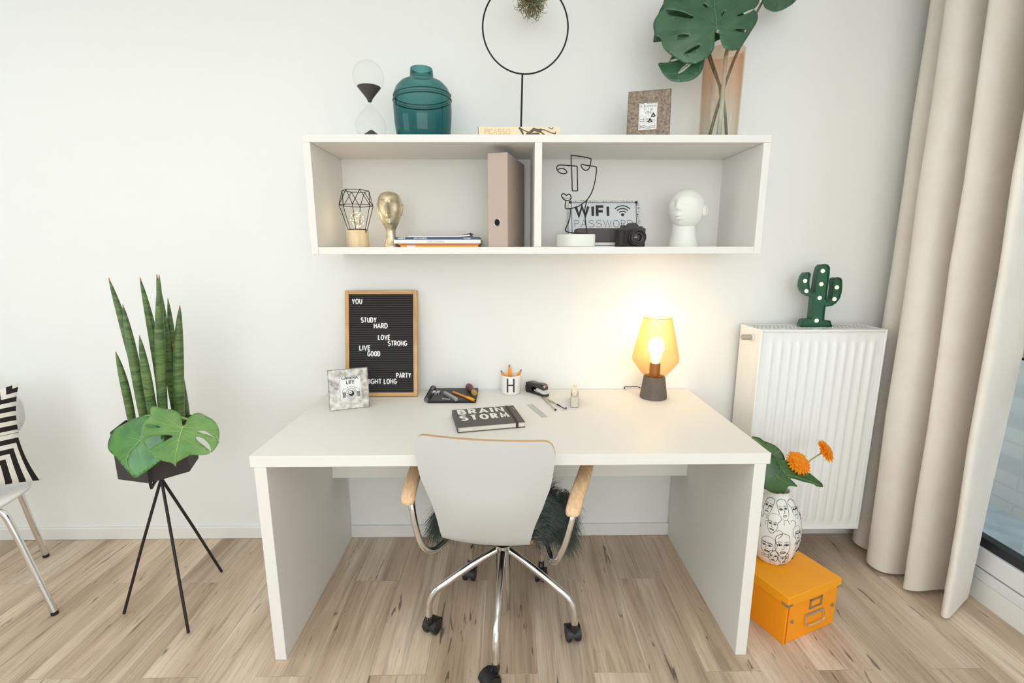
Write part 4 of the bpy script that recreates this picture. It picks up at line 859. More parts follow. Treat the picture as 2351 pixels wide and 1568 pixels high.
_nt = M_pet.node_tree; _tl = N(_nt,'ShaderNodeBsdfTranslucent'); _tl.inputs[0].default_value = lin((255,170,30)); _mx = N(_nt,'ShaderNodeMixShader'); _mx.inputs[0].default_value = .35
_nt.links.new(_nt.nodes['Principled BSDF'].outputs[0], _mx.inputs[1]); _nt.links.new(_tl.outputs[0], _mx.inputs[2]); _nt.links.new(_mx.outputs[0], _nt.nodes['Material Output'].inputs[0])
def gerbera(label, c, nrm, R_, stem, seed):
    t = thing('gerbera', label, 'flower', stem[0], 'gerberas in the face vase'); nz = Vector(nrm).normalized(); FM = frame(c, nz.orthogonal(), nz); rd = random.Random(seed)
    for ring, (n_, l0, el, zz_) in enumerate(((24,1.0,.06,0),(22,.86,.14,.003),(18,.66,.24,.006),(14,.42,.36,.009))):
        mb = MB(FM)
        for i in range(n_):
            an = 2*PI*(i+.5*(ring % 2))/n_+rd.uniform(-.06,.06); L = R_*l0*rd.uniform(.92,1.04); w = R_*.13*rd.uniform(.85,1.1); e = el+rd.uniform(-.08,.08)
            vs = []
            for k in range(6):
                f = .12+.88*k/5; ww = w*(.45+.75*math.sin(PI*min(.97, f**.9)))*(1 if k < 5 else .35); r_ = L*f; zz2 = zz_+r_*e-.35*e*r_*f-.004*f*f
                for sx in (-1, 0, 1): vs.append((r_*math.cos(an)-sx*ww*math.sin(an), r_*math.sin(an)+sx*ww*math.cos(an), zz2+(.0012*abs(sx))))
            mb.add(vs, [(k*3+j, k*3+j+1, (k+1)*3+j+1, (k+1)*3+j) for k in range(5) for j in range(2)])
        mb.build('petal_ring', M_pet, t, smooth=60)
    MB(FM).ball((0,0,.006), (R_*.20,R_*.20,.006), 14, 8).build('flower_heart', M_pc, t)
    MB(FM).lathe([(.0,-.010),(.005,-.008),(.010,-.001),(.012,.003),(0,.003)], seg=14, cap0=False, cap1=False).build('calyx', M_stemg, t)
    MB().tube(spline(list(stem)+[tuple(Vector(c)-nz*.006)], 8), .0028, 8).build('flower_stem', mat('gerbera_stem', (150,170,108), .5), t)
gerbera('orange gerbera bloom standing lower and left in the face vase', (1.095,-.425,.572), (.16,-.70,.70), .050, [(1.02,-.45,vz+.253),(1.03,-.445,vz+.29),(1.065,-.425,.53)], 1)
gerbera('orange gerbera bloom reaching higher and further right from the face vase', (1.222,-.385,.602), (.50,-.62,.60), .047, [(1.025,-.44,vz+.253),(1.04,-.435,vz+.29),(1.12,-.41,.55)], 2)
# ------------------------------------------------------------------ cactus light on the radiator
ct = thing('cactus_light', 'green cactus shaped marquee light standing on the radiator', 'decorative light', (1.31,-.105,RZ1))
M_cact = mat('cactus_green', (38,92,66), .35); M_cactr = mat('cactus_rim_green', (30,78,56), .4)
co = [(x, z-.0025 if z > .0235 else .0) for x, z in T_cactus['out']]; co = [(x, max(0, z)) for x, z in co]
CT = xf((1.31,-.118,RZ1+.0004))
MB(CT).prism(co, .002, .030).build('cactus_body', M_cact, ct, smooth=35)
rm = MB(CT); rm.stroke(co, .004, .003, .006, closed=True); rm.build('raised_rim', M_cactr, ct, smooth=50)
M_led = mat('warm_bulb', (255,246,190), .3, emit=(255,236,150), estr=3.0)
for x, z in T_cactus['bulbs']:
    bb = MB(CT); bb.ball((x, .0005, z-.0025), (.0078,.0055,.0078), 14, 8); bb.build('bulb', M_led, ct)
MB(CT).cyl((.078,.016,.168),(.086,.016,.168),.0015).build('switch', M_plast, ct)
# ------------------------------------------------------------------ white chair with cushion at the left
M_shellw = mat('white_plywood_lacquer', (238,237,233), .35, spec=.45)
wc = thing('side_chair', 'white shell side chair with steel tube legs at the left edge', 'chair', (-2.03,-.42,0))
ca = math.atan2(-.69,.72); CC = xf((-2.095,-.43,0), rz=ca+PI/2)       # local -y is the way the chair faces
def sel(a, p): return math.copysign(abs(math.cos(a))**p, math.cos(a)), math.copysign(abs(math.sin(a))**p, math.sin(a))
mb = MB(CC); ringn = 40; rows = []
for j, rr in enumerate((0, .25, .5, .75, .9, 1.0)):
    for i in range(ringn):
        c_, s_ = sel(2*PI*i/ringn, .82); x = .205*c_*rr; y = .20*s_*rr
        z = .452-.010*(1-rr*rr) - (.030*max(0, (-y-.13)/.07)**2 if y < -.13 else 0)
        rows.append((x, y, z))
mb.add(rows, [(j*ringn+i, j*ringn+(i+1)%ringn, (j+1)*ringn+(i+1)%ringn, (j+1)*ringn+i) for j in range(5) for i in range(ringn)])
mb.build('seat', M_shellw, wc, smooth=60, solid=.011)
mb = MB(CC)
def backw(v): return 1.2*(.075+.11*sstep(.05,.62,v))*(1 if v < .74 else math.sqrt(max(.02, 1-((v-.74)/.262)**2)))
mb.grid(lambda u, v: (backw(v)*(2*u-1), .165+.05*v+.02*v*v-.045*(2*u-1)**2*(.4+.6*v), .445+.385*v), 17, 26)
mb.build('backrest', M_shellw, wc, smooth=60, solid=.010)
for foot, top, inn_ in (((-1.7501,-.489),(-1.865,-.472,.385),(-1.96,-.465,.425)), ((-2.1157,-.1384),(-2.075,-.235,.405),(-2.10,-.30,.43)), ((-2.06,-.80),(-2.075,-.69,.405),(-2.08,-.60,.43)), ((-2.42,-.45),(-2.30,-.455,.405),(-2.22,-.445,.43))):
    f = Vector((foot[0],foot[1],.012)); tt = Vector(top)
    lg = MB().tube(spline([tuple(f), tuple(f+(tt-f)*.5), tuple(f+(tt-f)*.93), tuple(tt+Vector((0,0,.022))+(Vector(inn_)-tt)*.22), inn_], 8), .0112, 12).build('leg', M_chrome, wc)
    MB().cyl((foot[0],foot[1],.0005),(foot[0],foot[1],.014),.0118).build('foot_cap', M_plast, lg)
def cushion_mat():
    m, nt, b, out = nmat('zigzag_cotton'); L = nt.links.new
    uv = N(nt,'ShaderNodeUVMap'); sp = N(nt,'ShaderNodeSeparateXYZ'); L(uv.outputs[0], sp.inputs[0])
    def M2(op, a, b_=None):
        n = N(nt,'ShaderNodeMath', operation=op)
        for i, v in enumerate((a, b_)):
            if v is None: continue
            if isinstance(v, (int, float)): n.inputs[i].default_value = v
            else: L(v, n.inputs[i])
        return n.outputs[0]
    u, v = sp.outputs[0], sp.outputs[1]
    up = M2('MAXIMUM', M2('SUBTRACT', .92, u), M2('SUBTRACT', .93, v)); lo = M2('MAXIMUM', M2('SUBTRACT', u, .50), v)
    s_ = M2('GREATER_THAN', v, .52); val = M2('ADD', M2('MULTIPLY', up, s_), M2('MULTIPLY', lo, M2('SUBTRACT', 1.0, s_)))
    fr_ = M2('FRACT', M2('MULTIPLY', M2('ADD', val, 1.03), 11.0)); k = M2('GREATER_THAN', fr_, .52)
    mx = N(nt,'ShaderNodeMix', data_type='RGBA'); mx.inputs[6].default_value = lin((48,45,44)); mx.inputs[7].default_value = lin((236,231,222)); L(k, mx.inputs[0])
    L(mx.outputs[2], b.inputs['Base Color']); b.inputs['Roughness'].default_value = .95; b.inputs['Specular IOR Level'].default_value = .1; return m
cu = thing('cushion', 'black and white zigzag patterned cushion leaning on the white side chair', 'cushion', (-2.0,-.40,.455))
e1 = Vector((.60,.80,0)); nf = Vector((.77,-.58,.27)).normalized(); e2 = e1.cross(nf); e2 = e2 if e2.z > 0 else -e2
br_ = Vector((-1.868,-.318,.468)); S_ = .40; uvs = []
def cush(side):
    def f(u, v):
        a, b = 2*u-1, 2*v-1; t = (max(0, 1-a*a)*max(0, 1-b*b))**.45; pin = .035*(1-b*b)*(a**3)+0; pin2 = .03*(1-a*a)*(b**3)
        p = br_ + e1*(-(1-u)*S_ - pin) + e2*(v*S_ - pin2*1) + nf*(side*.062*t)
        uvs.append((u, v)); return p
    return f
mb = MB(); mb.grid(cush(1), 26, 26); mb.grid(cush(-1), 26, 26)
co_ = mb.build('cushion_cover', cushion_mat(), cu, smooth=80)
ul = co_.data.uv_layers.new(name='uv')
for lp_ in co_.data.loops: ul.data[lp_.index].uv = uvs[lp_.vertex_index]
# ------------------------------------------------------------------ things on top of the wall shelf
M_clear = glass('clear_glass', (253,254,253), ior=1.22)
hg = thing('hourglass', 'clear glass hourglass with dark sand at the left end of the shelf top', 'hourglass', (-.518,-.2,ZT))
hz = ZT; pr0 = [(.006,.1405),(.010,.150),(.024,.168),(.043,.190),(.053,.210),(.0555,.226),(.052,.246),(.041,.264),(.022,.277),(.0,.2815)]
up = [tuple(p)[:2] for p in spline([(r,z,0) for r,z in pr0], 5)]; dn = [(r, .281-z+.0005) for r, z in up[::-1]]
MB().lathe(dn+up, (-.518,-.2,hz), 40, False, False).build('glass_bulb', M_clear, hg, smooth=70)
M_sand = mat('dark_sand', (88,82,80), .9, bump=.6, bscale=900, rgb2=(70,65,63), vscale=400)
def pr_r(z): 
    for (r0,z0),(r1,z1) in zip(pr0, pr0[1:]):
        if z0 <= z <= z1: return r0+(r1-r0)*(z-z0)/(z1-z0)
    return .005
zl = [.1415,.146,.152,.160,.168,.176,.184,.192]; sp_ = [(0,.1415)]+[(pr_r(z)*.955, z) for z in zl]+[(.034,.190),(.018,.182),(0,.172)]
MB().lathe(sp_, (-.518,-.2,hz), 36, False, False).build('sand_above', M_sand, hg, smooth=45)
MB().lathe([(0,.006),(.030,.007),(.042,.016),(.034,.022),(.018,.034),(.006,.043),(0,.045)], (-.518,-.2,hz), 36, False, False).build('sand_below', M_sand, hg, smooth=45)
tl = thing('teal_vase', 'round teal glass bottle vase with short neck on the shelf top', 'vase', (-.325,-.19,ZT))
po = [(.086,0),(.094,.004),(.1005,.03),(.105,.07),(.1072,.115),(.1065,.145),(.1045,.162),(.1055,.166),(.1035,.170),(.0955,.190),(.078,.208),(.056,.218),(.0455,.223),(.0430,.232),(.0415,.252),(.0405,.2575)]
mb = MB(); mb.lathe([(0,0)]+po+[(.0375,.2575),(.0385,.250),(.040,.232)], (-.325,-.19,ZT), 48, False, False)
mb.build('vase_glass', grad_glass('teal_glass', (166,210,208), (120,186,188), .10, .20, (150,190,190), False), tl, smooth=50)
bnd = MB()
for k, (r_, z) in enumerate(((.1052,.164),(.1062,.1555),(.1068,.148))):
    bnd.tube([(-.325+(r_+.0003)*math.cos(2*PI*i/60), -.19+(r_+.0003)*math.sin(2*PI*i/60), ZT+z+.004*math.cos(2*PI*i/60)) for i in range(60)], (.0018,.0008,.0024)[k], 6, closed=True)
bnd.build('glass_thread', mat('dark_teal_thread', (28,58,62), .2), tl)
rs = thing('ring_stand', 'thin black metal ring on a stem with a hanging air plant spot on the shelf top', 'plant holder', (.046,-.17,ZT))
rs['label'] = 'thin black metal ring on a tall stem standing on the shelf top'
RC = Vector((.058,-.17,2.170)); RR = .1567
mb = MB(); mb.tube([(RC.x+RR*math.cos(2*PI*i/96), RC.y, RC.z+RR*math.sin(2*PI*i/96)) for i in range(96)], .0030, 8, closed=True); mb.build('ring', M_wire, rs, smooth=60)
MB().tube([(.0475,-.17,RC.z-RR-.001),(.0415,-.17,ZT+.008)], .0036, 8).build('stem', M_wire, rs)
MB().lathe([(0,0),(.052,0),(.053,.002),(.052,.007),(.006,.009),(0,.009)], (.0415,-.11,ZT) if False else (.0415,-.115,ZT), 32, False, False).build('foot_plate', M_wire, rs)
ap = thing('air_plant', 'curly grey green air plant ball hanging inside the black ring', 'plant', (.080,-.17,2.245))
AC = Vector((.080,-.17,2.258)); rd = random.Random(5); mbs = [MB(), MB()]
for i in range(230):
    d0 = Vector((rd.gauss(0,1), rd.gauss(0,1), rd.gauss(0,1)-.15)).normalized(); p = AC+d0*.008; P = [p.copy()]; ax = d0.orthogonal(); ax.rotate(Matrix.Rotation(rd.uniform(0,2*PI), 3, d0)); cur = rd.uniform(.35,1.0); L = rd.uniform(.050,.078)
    d1 = d0.copy()
    for k in range(7):
        p = p+d1*(L/7); P.append(p.copy()); d1.rotate(Matrix.Rotation(cur*(k/4)*.8, 3, ax))
    mbs[0 if rd.random() < .72 else 1].tube(P, .0020, 5, r1=.0005)
o = mbs[0].build('air_plant_leaves', mat('air_plant_green', (150,158,118), .7, rgb2=(116,128,86), vscale=80), ap); o['kind'] = 'stuff'
o = mbs[1].build('air_plant_dry_leaves', mat('air_plant_dry', (142,114,88), .8), ap); o['kind'] = 'stuff'
MB().tube([(.080,-.17,2.262),(.080,-.17,RC.z+math.sqrt(RR**2-.022**2)-.001)], .0007, 5).build('hanging_thread', M_wire, ap)
def lay_book(name, label, x0, x1, y0, y1, z0, z1, cm, rz=0, spine=None, fn=None, group=None, cat='book', soft=False, cov=.0018):
    c = ((x0+x1)/2, (y0+y1)/2, z0); w, d, h = (x1-x0)/2, (y1-y0)/2, z1-z0
    t = thing(name, label, cat, c, group); BMx = xf(c, rz=rz)
    b = MB(BMx); b.box((-w,-d,0),(w,d,cov)); b.box((-w,-d,h-cov),(w,d,h)); b.box((-w,-d,cov),(w,-d+cov,h-cov)); b.build('book_cover', cm, t, smooth=0)
    MB(BMx).box((-w+.002,-d+cov+.0002,cov+.0001),(w-.002,d-.003,h-cov-.0001)).build('page_block', M_paper, t, smooth=0)
    if fn: fn(BMx, w, d, h, t)
    return t
M_cream = mat('cream_cover', (240,222,190), .6)
def picasso(BMx, w, d, h, t):
    m = MB(BMx); hh = .0165; x = letters(m, 'PICASSO', -w+.024, .008, hh, .0030, sx=.78, gap=.17, y=-d-.0001, d=.0004); m.build('spine_title', mat('sand_print', (226,198,160), .7), t, smooth=0)
    m = MB(BMx); m.v = []; x0 = -.001+w*.26
    k = MB(BMx); k.stroke([(.000,.030),(.010,.016),(.014,.006)], .007, -d-.0001, .0004); k.stroke([(.002,.028),(.020,.019),(.034,.014)], .0035, -d-.0001, .0004)
    k.stroke([(.026,.006),(.040,.014),(.052,.024),(.066,.020),(.080,.022)], .010, -d-.0001, .0004); k.stroke([(.030,.004),(.052,.008),(.072,.010)], .008, -d-.0001, .0004); k.stroke([(.066,.024),(.090,.022),(.112,.013),(.128,.009),(.130,.016)], .0032, -d-.0001, .0004); k.stroke([(.070,.018),(.084,.010),(.094,.003)], .005, -d-.0001, .0004); k.stroke([(.104,.030),(.116,.025),(.121,.030)], .0028, -d-.0001, .0004)
    k.build('brush_drawing', mat('brown_brush_ink', (106,90,80), .8), t, smooth=0)
    MB(BMx).box((-w-.0006,-d-.0003,.0),(-w+.001,-d+.01,h)).build('dark_edge', M_inkd, t, smooth=0)
lay_book('art_book', 'cream book with a brush drawing on its spine lying on the shelf top', -.113, .178, -.30, -.185, ZT, ZT+.0322, M_cream, fn=picasso)
# picture frames
def pic_frame(name, label, bl, ex2, lean, w, h, bw, bh, th, fm, fn, cat='picture frame'):
    """standing frame: bl bottom left front corner, ex2 horizontal direction of the lower edge, lean angle backwards"""
    ex = Vector((ex2[0], ex2[1], 0)).normalized(); bk = Vector((-ex.y, ex.x, 0)); up_ = Vector((0,0,1))*math.cos(lean)+bk*math.sin(lean)
    ey = up_.cross(ex)
    M = Matrix((ex, ey, up_)).transposed().to_4x4(); M.translation = Vector(bl)
    t = thing(name, label, cat, bl); ix0, ix1, iz0, iz1 = bw[0], w-bw[1], bh[0], h-bh[1]
    f = MB(M); O = [(0,0),(w,0),(w,h),(0,h)]; I = [(ix0,iz0),(ix1,iz0),(ix1,iz1),(ix0,iz1)]
    e_ = .0035; Oi = [(e_,e_),(w-e_,e_),(w-e_,h-e_),(e_,h-e_)]
    vs = [(x,.003,z) for x,z in O]+[(x,0,z) for x,z in Oi]+[(x,.0012,z) for x,z in I]+[(x,.006,z) for x,z in I]+[(x,th,z) for x,z in O]
    fs = []
    for a_, b2 in ((0,4),(4,8),(8,12),(16,0)):
        for i in range(4): j = (i+1)%4; fs.append((a_+i,a_+j,b2+j,b2+i))
    fs.append((16,17,18,19)); f.add(vs, fs); f.build('frame', fm, t, smooth=0)
    MB(M).box((ix0-.001,.0055,iz0-.001),(ix1+.001,.0062,iz1+.001)).build('print', M_pwhite, t, smooth=0)
    fn(M, t, ix0, ix1, iz0, iz1)
    hh = h*.72; s_ = MB(M); s_.add([(w*.38,th,hh),(w*.62,th,hh),(w*.62,th+.003,hh),(w*.38,th+.003,hh)]+[(w*.36,0,0)]*0, [(0,1,2,3)])
    zb = M.inverted() @ (Vector(bl)+bk*(math.sin(lean)*hh+.045+th)); base = M @ Vector((w*.5,th,hh))
    foot = Vector((base.x, base.y, Vector(bl).z+.0005))+bk*.035; a_ = Vector(ex)*.02
    s2 = MB(); s2.add([base-a_, base+a_, foot+a_, foot-a_]+[base-a_+bk*.003, base+a_+bk*.003, foot+a_+bk*.003, foot-a_+bk*.003], [(0,1,2,3),(4,7,6,5),(0,4,5,1),(1,5,6,2),(2,6,7,3),(3,7,4,0)]); s2.build('easel_back', M_black, t, smooth=0)
    return M
M_brz = mat('aged_bronze', (164,147,130), .45, metal=.25, rgb2=(116,102,90), vscale=110, detail=8, bump=.3, bscale=300)
M_slv = mat('aged_silver', (194,190,180), .36, metal=.45, rgb2=(132,126,116), vscale=46, detail=8, bump=.25, bscale=200)
def wind_print(M, t, x0, x1, z0, z1):
    y = .0054; m = MB(M); w = x1-x0
    letters(m, 'THE ANSWE', x0+.003, z1-.0045, .0072, .0007, .72, .33, y, .0002); letters(m, 'IS BLOWING', x0+.003, z1-.016, .0072, .0007, .72, .30, y, .0002)
    letters(m, 'IN THE', x0+.017, z1-.0275, .0072, .0007, .72, .40, y, .0002); letters(m, 'WIND', x0+.021, z1-.040, .0095, .0008, .78, .12, y, .0002)
    for sx in (0,): pass
    # little row houses under the words
    for hx_, hz_, hw_, hh_ in ((.003,.030,.018,.026),(.024,.028,.016,.030),(.002,.006,.022,.024),(.026,.004,.016,.020),(.043,.030,.014,.018),(.045,.006,.014,.022)):
        X, Z = x0+hx_, z0+hz_; m.stroke([(X,Z),(X,Z+hh_*.72),(X+hw_*.3,Z+hh_*.78),(X+hw_*.3,Z+hh_),(X+hw_*.7,Z+hh_),(X+hw_*.7,Z+hh_*.78),(X+hw_,Z+hh_*.72),(X+hw_,Z)], .0005, y, .0002)
        for i in range(3):
            for j in range(2): m.stroke([(X+hw_*(.15+.3*i),Z+hh_*(.16+.28*j)),(X+hw_*(.30+.3*i),Z+hh_*(.16+.28*j))], hh_*.13, y, .0002)
    m.stroke([(x0+.030,z0+.008),(x1-.006,z0+.010)], .0006, y, .0002); m.build('printed_lines', M_ink, t, smooth=0)
    k = MB(M)
    for gx, gz in ((.0445,.049),(.0335,.029)):
        X, Z = x0+gx, z0+gz; k.stroke([(X,Z),(X+.007,Z+.012),(X+.014,Z)], .0042, y, .0003); k.stroke([(X+.001,Z),(X+.013,Z)], .0018, y, .0003); k.stroke([(X+.006,Z+.003),(X+.008,Z+.003)], .003, y, .0003)
    k.build('dark_gables', M_ink, t, smooth=0)
pic_frame('picture_frame', 'brownish metal picture frame with a printed saying on the shelf top', (.427,-.249,ZT), (.146,-.040), .215, .152, .180, (.041,.046), (.034,.045), .011, M_brz, wind_print)
def cam_print(M, t, x0, x1, z0, z1):
    y = .0054; m = MB(M); cx_ = (x0+x1)/2
    W_ = glyph_width('CAMERA', .011, .8, .25); letters(m, 'CAMERA', cx_-W_/2, z1-.0085, .011, .0023, .8, .25, y, .0003, serif=.0016)
    W_ = glyph_width('LIFE', .012, .8, .3); letters(m, 'LIFE', cx_-W_/2+.002, z1-.027, .012, .0024, .8, .3, y, .0003, serif=.0018)
    m.build('print_title', M_ink, t, smooth=0)
    k = MB(M); cx_ += .003; cz = z0+.021
    for r_, w in ((.0215,.0012),(.0180,.0009),(.0135,.0016)): k.stroke(arc(cx_,cz,r_,r_,0,360,40), w, y, .0003, closed=True)
    k.stroke([(cx_-.033,cz-.018),(cx_-.033,cz+.012),(cx_-.030,cz+.018),(cx_-.014,cz+.022),(cx_-.009,cz+.029),(cx_+.009,cz+.029),(cx_+.014,cz+.022),(cx_+.030,cz+.018),(cx_+.033,cz+.012),(cx_+.033,cz-.018)], .0011, y, .0003)
    k.build('camera_outline', M_ink, t, smooth=0)
    k = MB(M); k.stroke([(cx_-.033,cz-.004),(cx_-.022,cz-.004)], .022, y, .0002); k.stroke([(cx_+.022,cz-.004),(cx_+.033,cz-.004)], .022, y, .0002); k.build('camera_grip', mat('grey_print', (140,138,136), .8), t, smooth=0)
    k = MB(M); k.cyl((cx_,y,cz),(cx_,y-.0004,cz),.0105,seg=28); k.build('camera_lens', M_inkd, t, smooth=0)
    k = MB(M); k.stroke(arc(cx_-.003,cz+.004,.0045,.0035,20,380,16), .0035, y-.0004, .0002, closed=True); k.build('lens_glint', M_pwhite, t, smooth=0)
pic_frame('picture_frame', 'distressed silver picture frame with a camera print on the desk', (-.7175,-.2942,DZ+.0004), (.1458,.0507), .245, .154, .164, (.042,.030), (.042,.034), .012, M_slv, cam_print)
# ------------------------------------------------------------------ things inside the shelf, left compartment
SBz = SB+.0004
gl = thing('geometric_lamp', 'small wooden lamp with black wire diamond cage in the shelf left corner', 'lamp', (-.591,-.2,SBz))
MB().lathe([(0,0),(.0385,0),(.0395,.0015),(.0395,.063),(.0385,.0645),(0,.0645)], (-.591,-.2,SBz), 36, False, False).build('wooden_base', wood('pine_block', (248,226,190), (234,204,160), (70,70,5)), gl, smooth=40)
def hexring(r_, z, a0): return [Vector((-.591+r_*math.cos(math.radians(a0+60*i)), -.2+r_*math.sin(math.radians(a0+60*i)), z)) for i in range(6)]
hb, hm, ht = hexring(.0375,SBz+.067,-85), hexring(.0655,SBz+.157,-85), hexring(.0500,SBz+.2115,-55)
cg = MB()
for i in range(6):
    j = (i+1) % 6
    for p, q in ((hb[i],hb[j]),(hm[i],hm[j]),(ht[i],ht[j]),(hb[i],hm[i]),(hm[i],ht[i]),(hm[j],ht[i])): cg.tube([p, q], .0013, 6)
cg.build('wire_cage', M_wire, gl)
for i in (4, 1): MB().box((hb[i].x-.003,hb[i].y-.003,SBz+.055),(hb[i].x+.003,hb[i].y+.003,SBz+.067)).build('cage_clip', M_wire, gl, bevel=.001)
MB().ball((-.591,-.2,SBz+.1045), (.0315,.0315,.033), 24, 14).build('glass_globe', M_clear, gl)
fl = MB(); rd = random.Random(9); pp = []
for k in range(26):
    t_ = k/25*PI; a_ = k*2.4; pp.append(Vector((-.591+.026*math.sin(t_)*math.cos(a_), -.2+.026*math.sin(t_)*math.sin(a_), SBz+.1045-.028*math.cos(t_))))
for p in pp: fl.ball(p, .0017, 8, 6)
o = fl.build('fairy_lights', mat('fairy_light', (255,230,170), .4, emit=(255,214,130), estr=9), gl); o['kind'] = 'stuff'
MB().tube(pp, .0004, 4).build('copper_wire', mat('copper_wire', (196,150,96), .3, metal=1), gl)
pl_ = bpy.data.lights.new('fairy_glow', 'POINT'); pl_.energy = .12; pl_.color = (1,.78,.48); pl_.shadow_soft_size = .015
po_ = bpy.data.objects.new('fairy_glow', pl_); COL.objects.link(po_); po_.location = Vector((-.591,-.2,SBz+.098))-ORIG[gl]; po_.parent = gl
# gold head
M_gold = mat('champagne_gold', (232,222,194), .36, metal=.75, rgb2=(206,192,160), vscale=50, bump=.15, bscale=250)
ghd = thing('head_figurine', 'champagne gold stylised head on a long neck beside the wire lamp', 'figurine', (-.463,-.2,SBz))
GH = xf((-.463,-.2,SBz), rz=math.radians(4))
gp = spline([(.033,0,0),(.0325,.004,0),(.026,.016,0),(.0195,.034,0),(.0178,.054,0),(.0195,.068,0),(.0255,.080,0),(.0345,.100,0),(.0425,.128,0),(.0455,.155,0),(.0435,.178,0),(.035,.196,0),(.020,.2055,0),(.0,.2085,0)], 5)
mb = MB(GH); sg = 64; vs = []; fs = []; g_ = lambda x, s: math.exp(-(x/s)**2)
for p in gp:
    r_, z = max(p.x, .0002), p.y
    for k in range(sg):
        a_ = 2*PI*k/sg; x = r_*math.cos(a_); dpt = 1.0+.18*sstep(.06,.12,z); y = r_*math.sin(a_)*dpt; fr_ = max(0, -math.sin(a_)); ft = sstep(.3,.8,fr_)
        relief = 0
        if z > .075:
            nose = g_(x,.0042+.0035*(1-sstep(.112,.128,z)))*sstep(.106,.113,z)*(1-sstep(.155,.172,z))*.013
            zb = .168-.55*(abs(x)-.012)**2/.02*1.2; brow = g_(z-(.170-.0*abs(x)-9*(abs(x)-.014)**2),.0035)*sstep(.004,.010,abs(x))*.006
            socket = -g_(abs(x)-.019,.012)*g_(z-.147,.020)*.0075
            lip = (g_(x,.012)*(g_(z-.0985,.0035)*.0085+g_(z-.0900,.0045)*.0095)) - g_(x,.014)*g_(z-.0945,.0014)*.0030
            relief = (nose+brow+socket+lip)*ft
        vs.append((x, y-relief, z))
n_ = len(gp)
for i in range(n_-1):
    for k in range(sg): fs.append((i*sg+k, i*sg+(k+1)%sg, (i+1)*sg+(k+1)%sg, (i+1)*sg+k))
fs.append(tuple(range(sg-1,-1,-1))); mb.add(vs, fs); mb.build('head_body', M_gold, ghd, smooth=75)
for sx in (-1, 1): MB(GH @ xf((sx*.0455,.006,.142), ry=sx*.16)).ball((0,0,0), (.0042,.009,.024), 14, 10).build('ear', M_gold, ghd)
# stacked books and magazines
M_blue = mat('navy_cover', (52,76,104), .45); M_yel = mat('yellow_orange_cover', (250,176,50), .5); M_red = mat('rust_orange_cover', (206,104,40), .5); M_mag = mat('grey_magazine', (196,194,192), .5)
GB = 'books and magazines stacked in the left compartment'
def tagged(BMx, w, d, h, t): MB(BMx).box((-w+.022,-d-.0004,.0006),(-w+.055,-d+.002,h-.0003)).build('spine_sticker', M_pwhite, t, smooth=0)
zc = SBz
lay_book('magazine', 'yellow orange magazine with white spine sticker, lowest in the shelf stack', -.415,-.122,-.252,-.05, zc, zc+.0065, M_yel, fn=tagged, group=GB, cat='magazine', cov=.001); zc += .0067
lay_book('magazine', 'thin rust orange magazine, second lowest in the shelf stack', -.426,-.118,-.254,-.05, zc, zc+.0066, M_red, group=GB, cat='magazine', cov=.001); zc += .0068
def chagall(BMx, w, d, h, t):
    m = MB(BMx); hh = .0062; W_ = glyph_width('MARC CHAGALL', hh, .8, .25); letters(m, 'MARC CHAGALL', -W_/2-.005, .0038, hh, .0006, .8, .25, -d-.0001, .0003); letters(m, 'S', -w+.016, .004, .005, .0005, .8, .2, -d-.0001, .0003); m.build('spine_title', mat('grey_spine_print', (168,164,160), .7), t, smooth=0)
lay_book('art_book', 'thick white book in the middle of the shelf stack', -.441,-.1125,-.256,-.05, zc, zc+.0138, M_pwhite, fn=chagall, group=GB); zc += .014
def magritte(BMx, w, d, h, t):
    m = MB(BMx); hh = .0045; y = -d-.0001
    letters(m, 'MAGRITTE', -w+.012, .0026, .0050, .0011, .72, .16, y, .0003); letters(m, 'RENE PASSERON', -w+.073, .0028, hh, .0008, .78, .2, y, .0003, serif=.0007); letters(m, 'TASCHEN', w-.058, .0028, hh, .0008, .78, .2, y, .0003, serif=.0007); m.build('spine_title', M_pwhite, t, smooth=0)
lay_book('art_book', 'navy blue book with white spine lettering in the shelf stack', -.437,-.119,-.254,-.05, zc, zc+.0094, M_blue, fn=magritte, group=GB); zc += .0096
def mag_curl(name, label, x0, x1, z0, th, lift, m):
    t = thing(name, label, 'magazine', ((x0+x1)/2,-.15,z0), GB); mb = MB(); n = 24
    top = []; 
    for i in range(n):
        u = i/(n-1); x = x0+(x1-x0)*u; top.append((x, z0+.0002+lift*max(0, (u-.78)/.22)**2+.0004*u))
    for y0_, y1_ in ((-.25,-.05),):
        vs = []; 
        for x, z in top: vs += [(x,y0_,z),(x,y1_,z),(x,y1_,z+th),(x,y0_,z+th)]
        fs = [(0,1,2,3),((n-1)*4+3,(n-1)*4+2,(n-1)*4+1,(n-1)*4)]
        for i in range(n-1):
            for k in range(4): fs.append((i*4+k,(i+1)*4+k,(i+1)*4+(k+1)%4,i*4+(k+1)%4))
        mb.add(vs, fs)
    mb.build('pages', M_pwhite, t, smooth=40)
    cv = MB(); vs = []
    for x, z in top: vs += [(x,-.2504,z+th),(x,-.05,z+th),(x,-.05,z+th+.0010),(x,-.2504,z+th+.0010)]
    cv.add(vs, [(0,1,2,3),((n-1)*4+3,(n-1)*4+2,(n-1)*4+1,(n-1)*4)]+[(i*4+k,(i+1)*4+k,(i+1)*4+(k+1)%4,i*4+(k+1)%4) for i in range(n-1) for k in range(4)]); cv.build('front_cover', m, t, smooth=40)
mag_curl('magazine', 'white magazine with dark cover edge, second from the top of the shelf stack', -.389,-.154, zc, .0055, .003, M_inkd); zc += .0070
mag_curl('magazine', 'grey magazine with lifted right corner, topmost of the shelf stack', -.374,-.152, zc, .0008, .0075, M_mag)
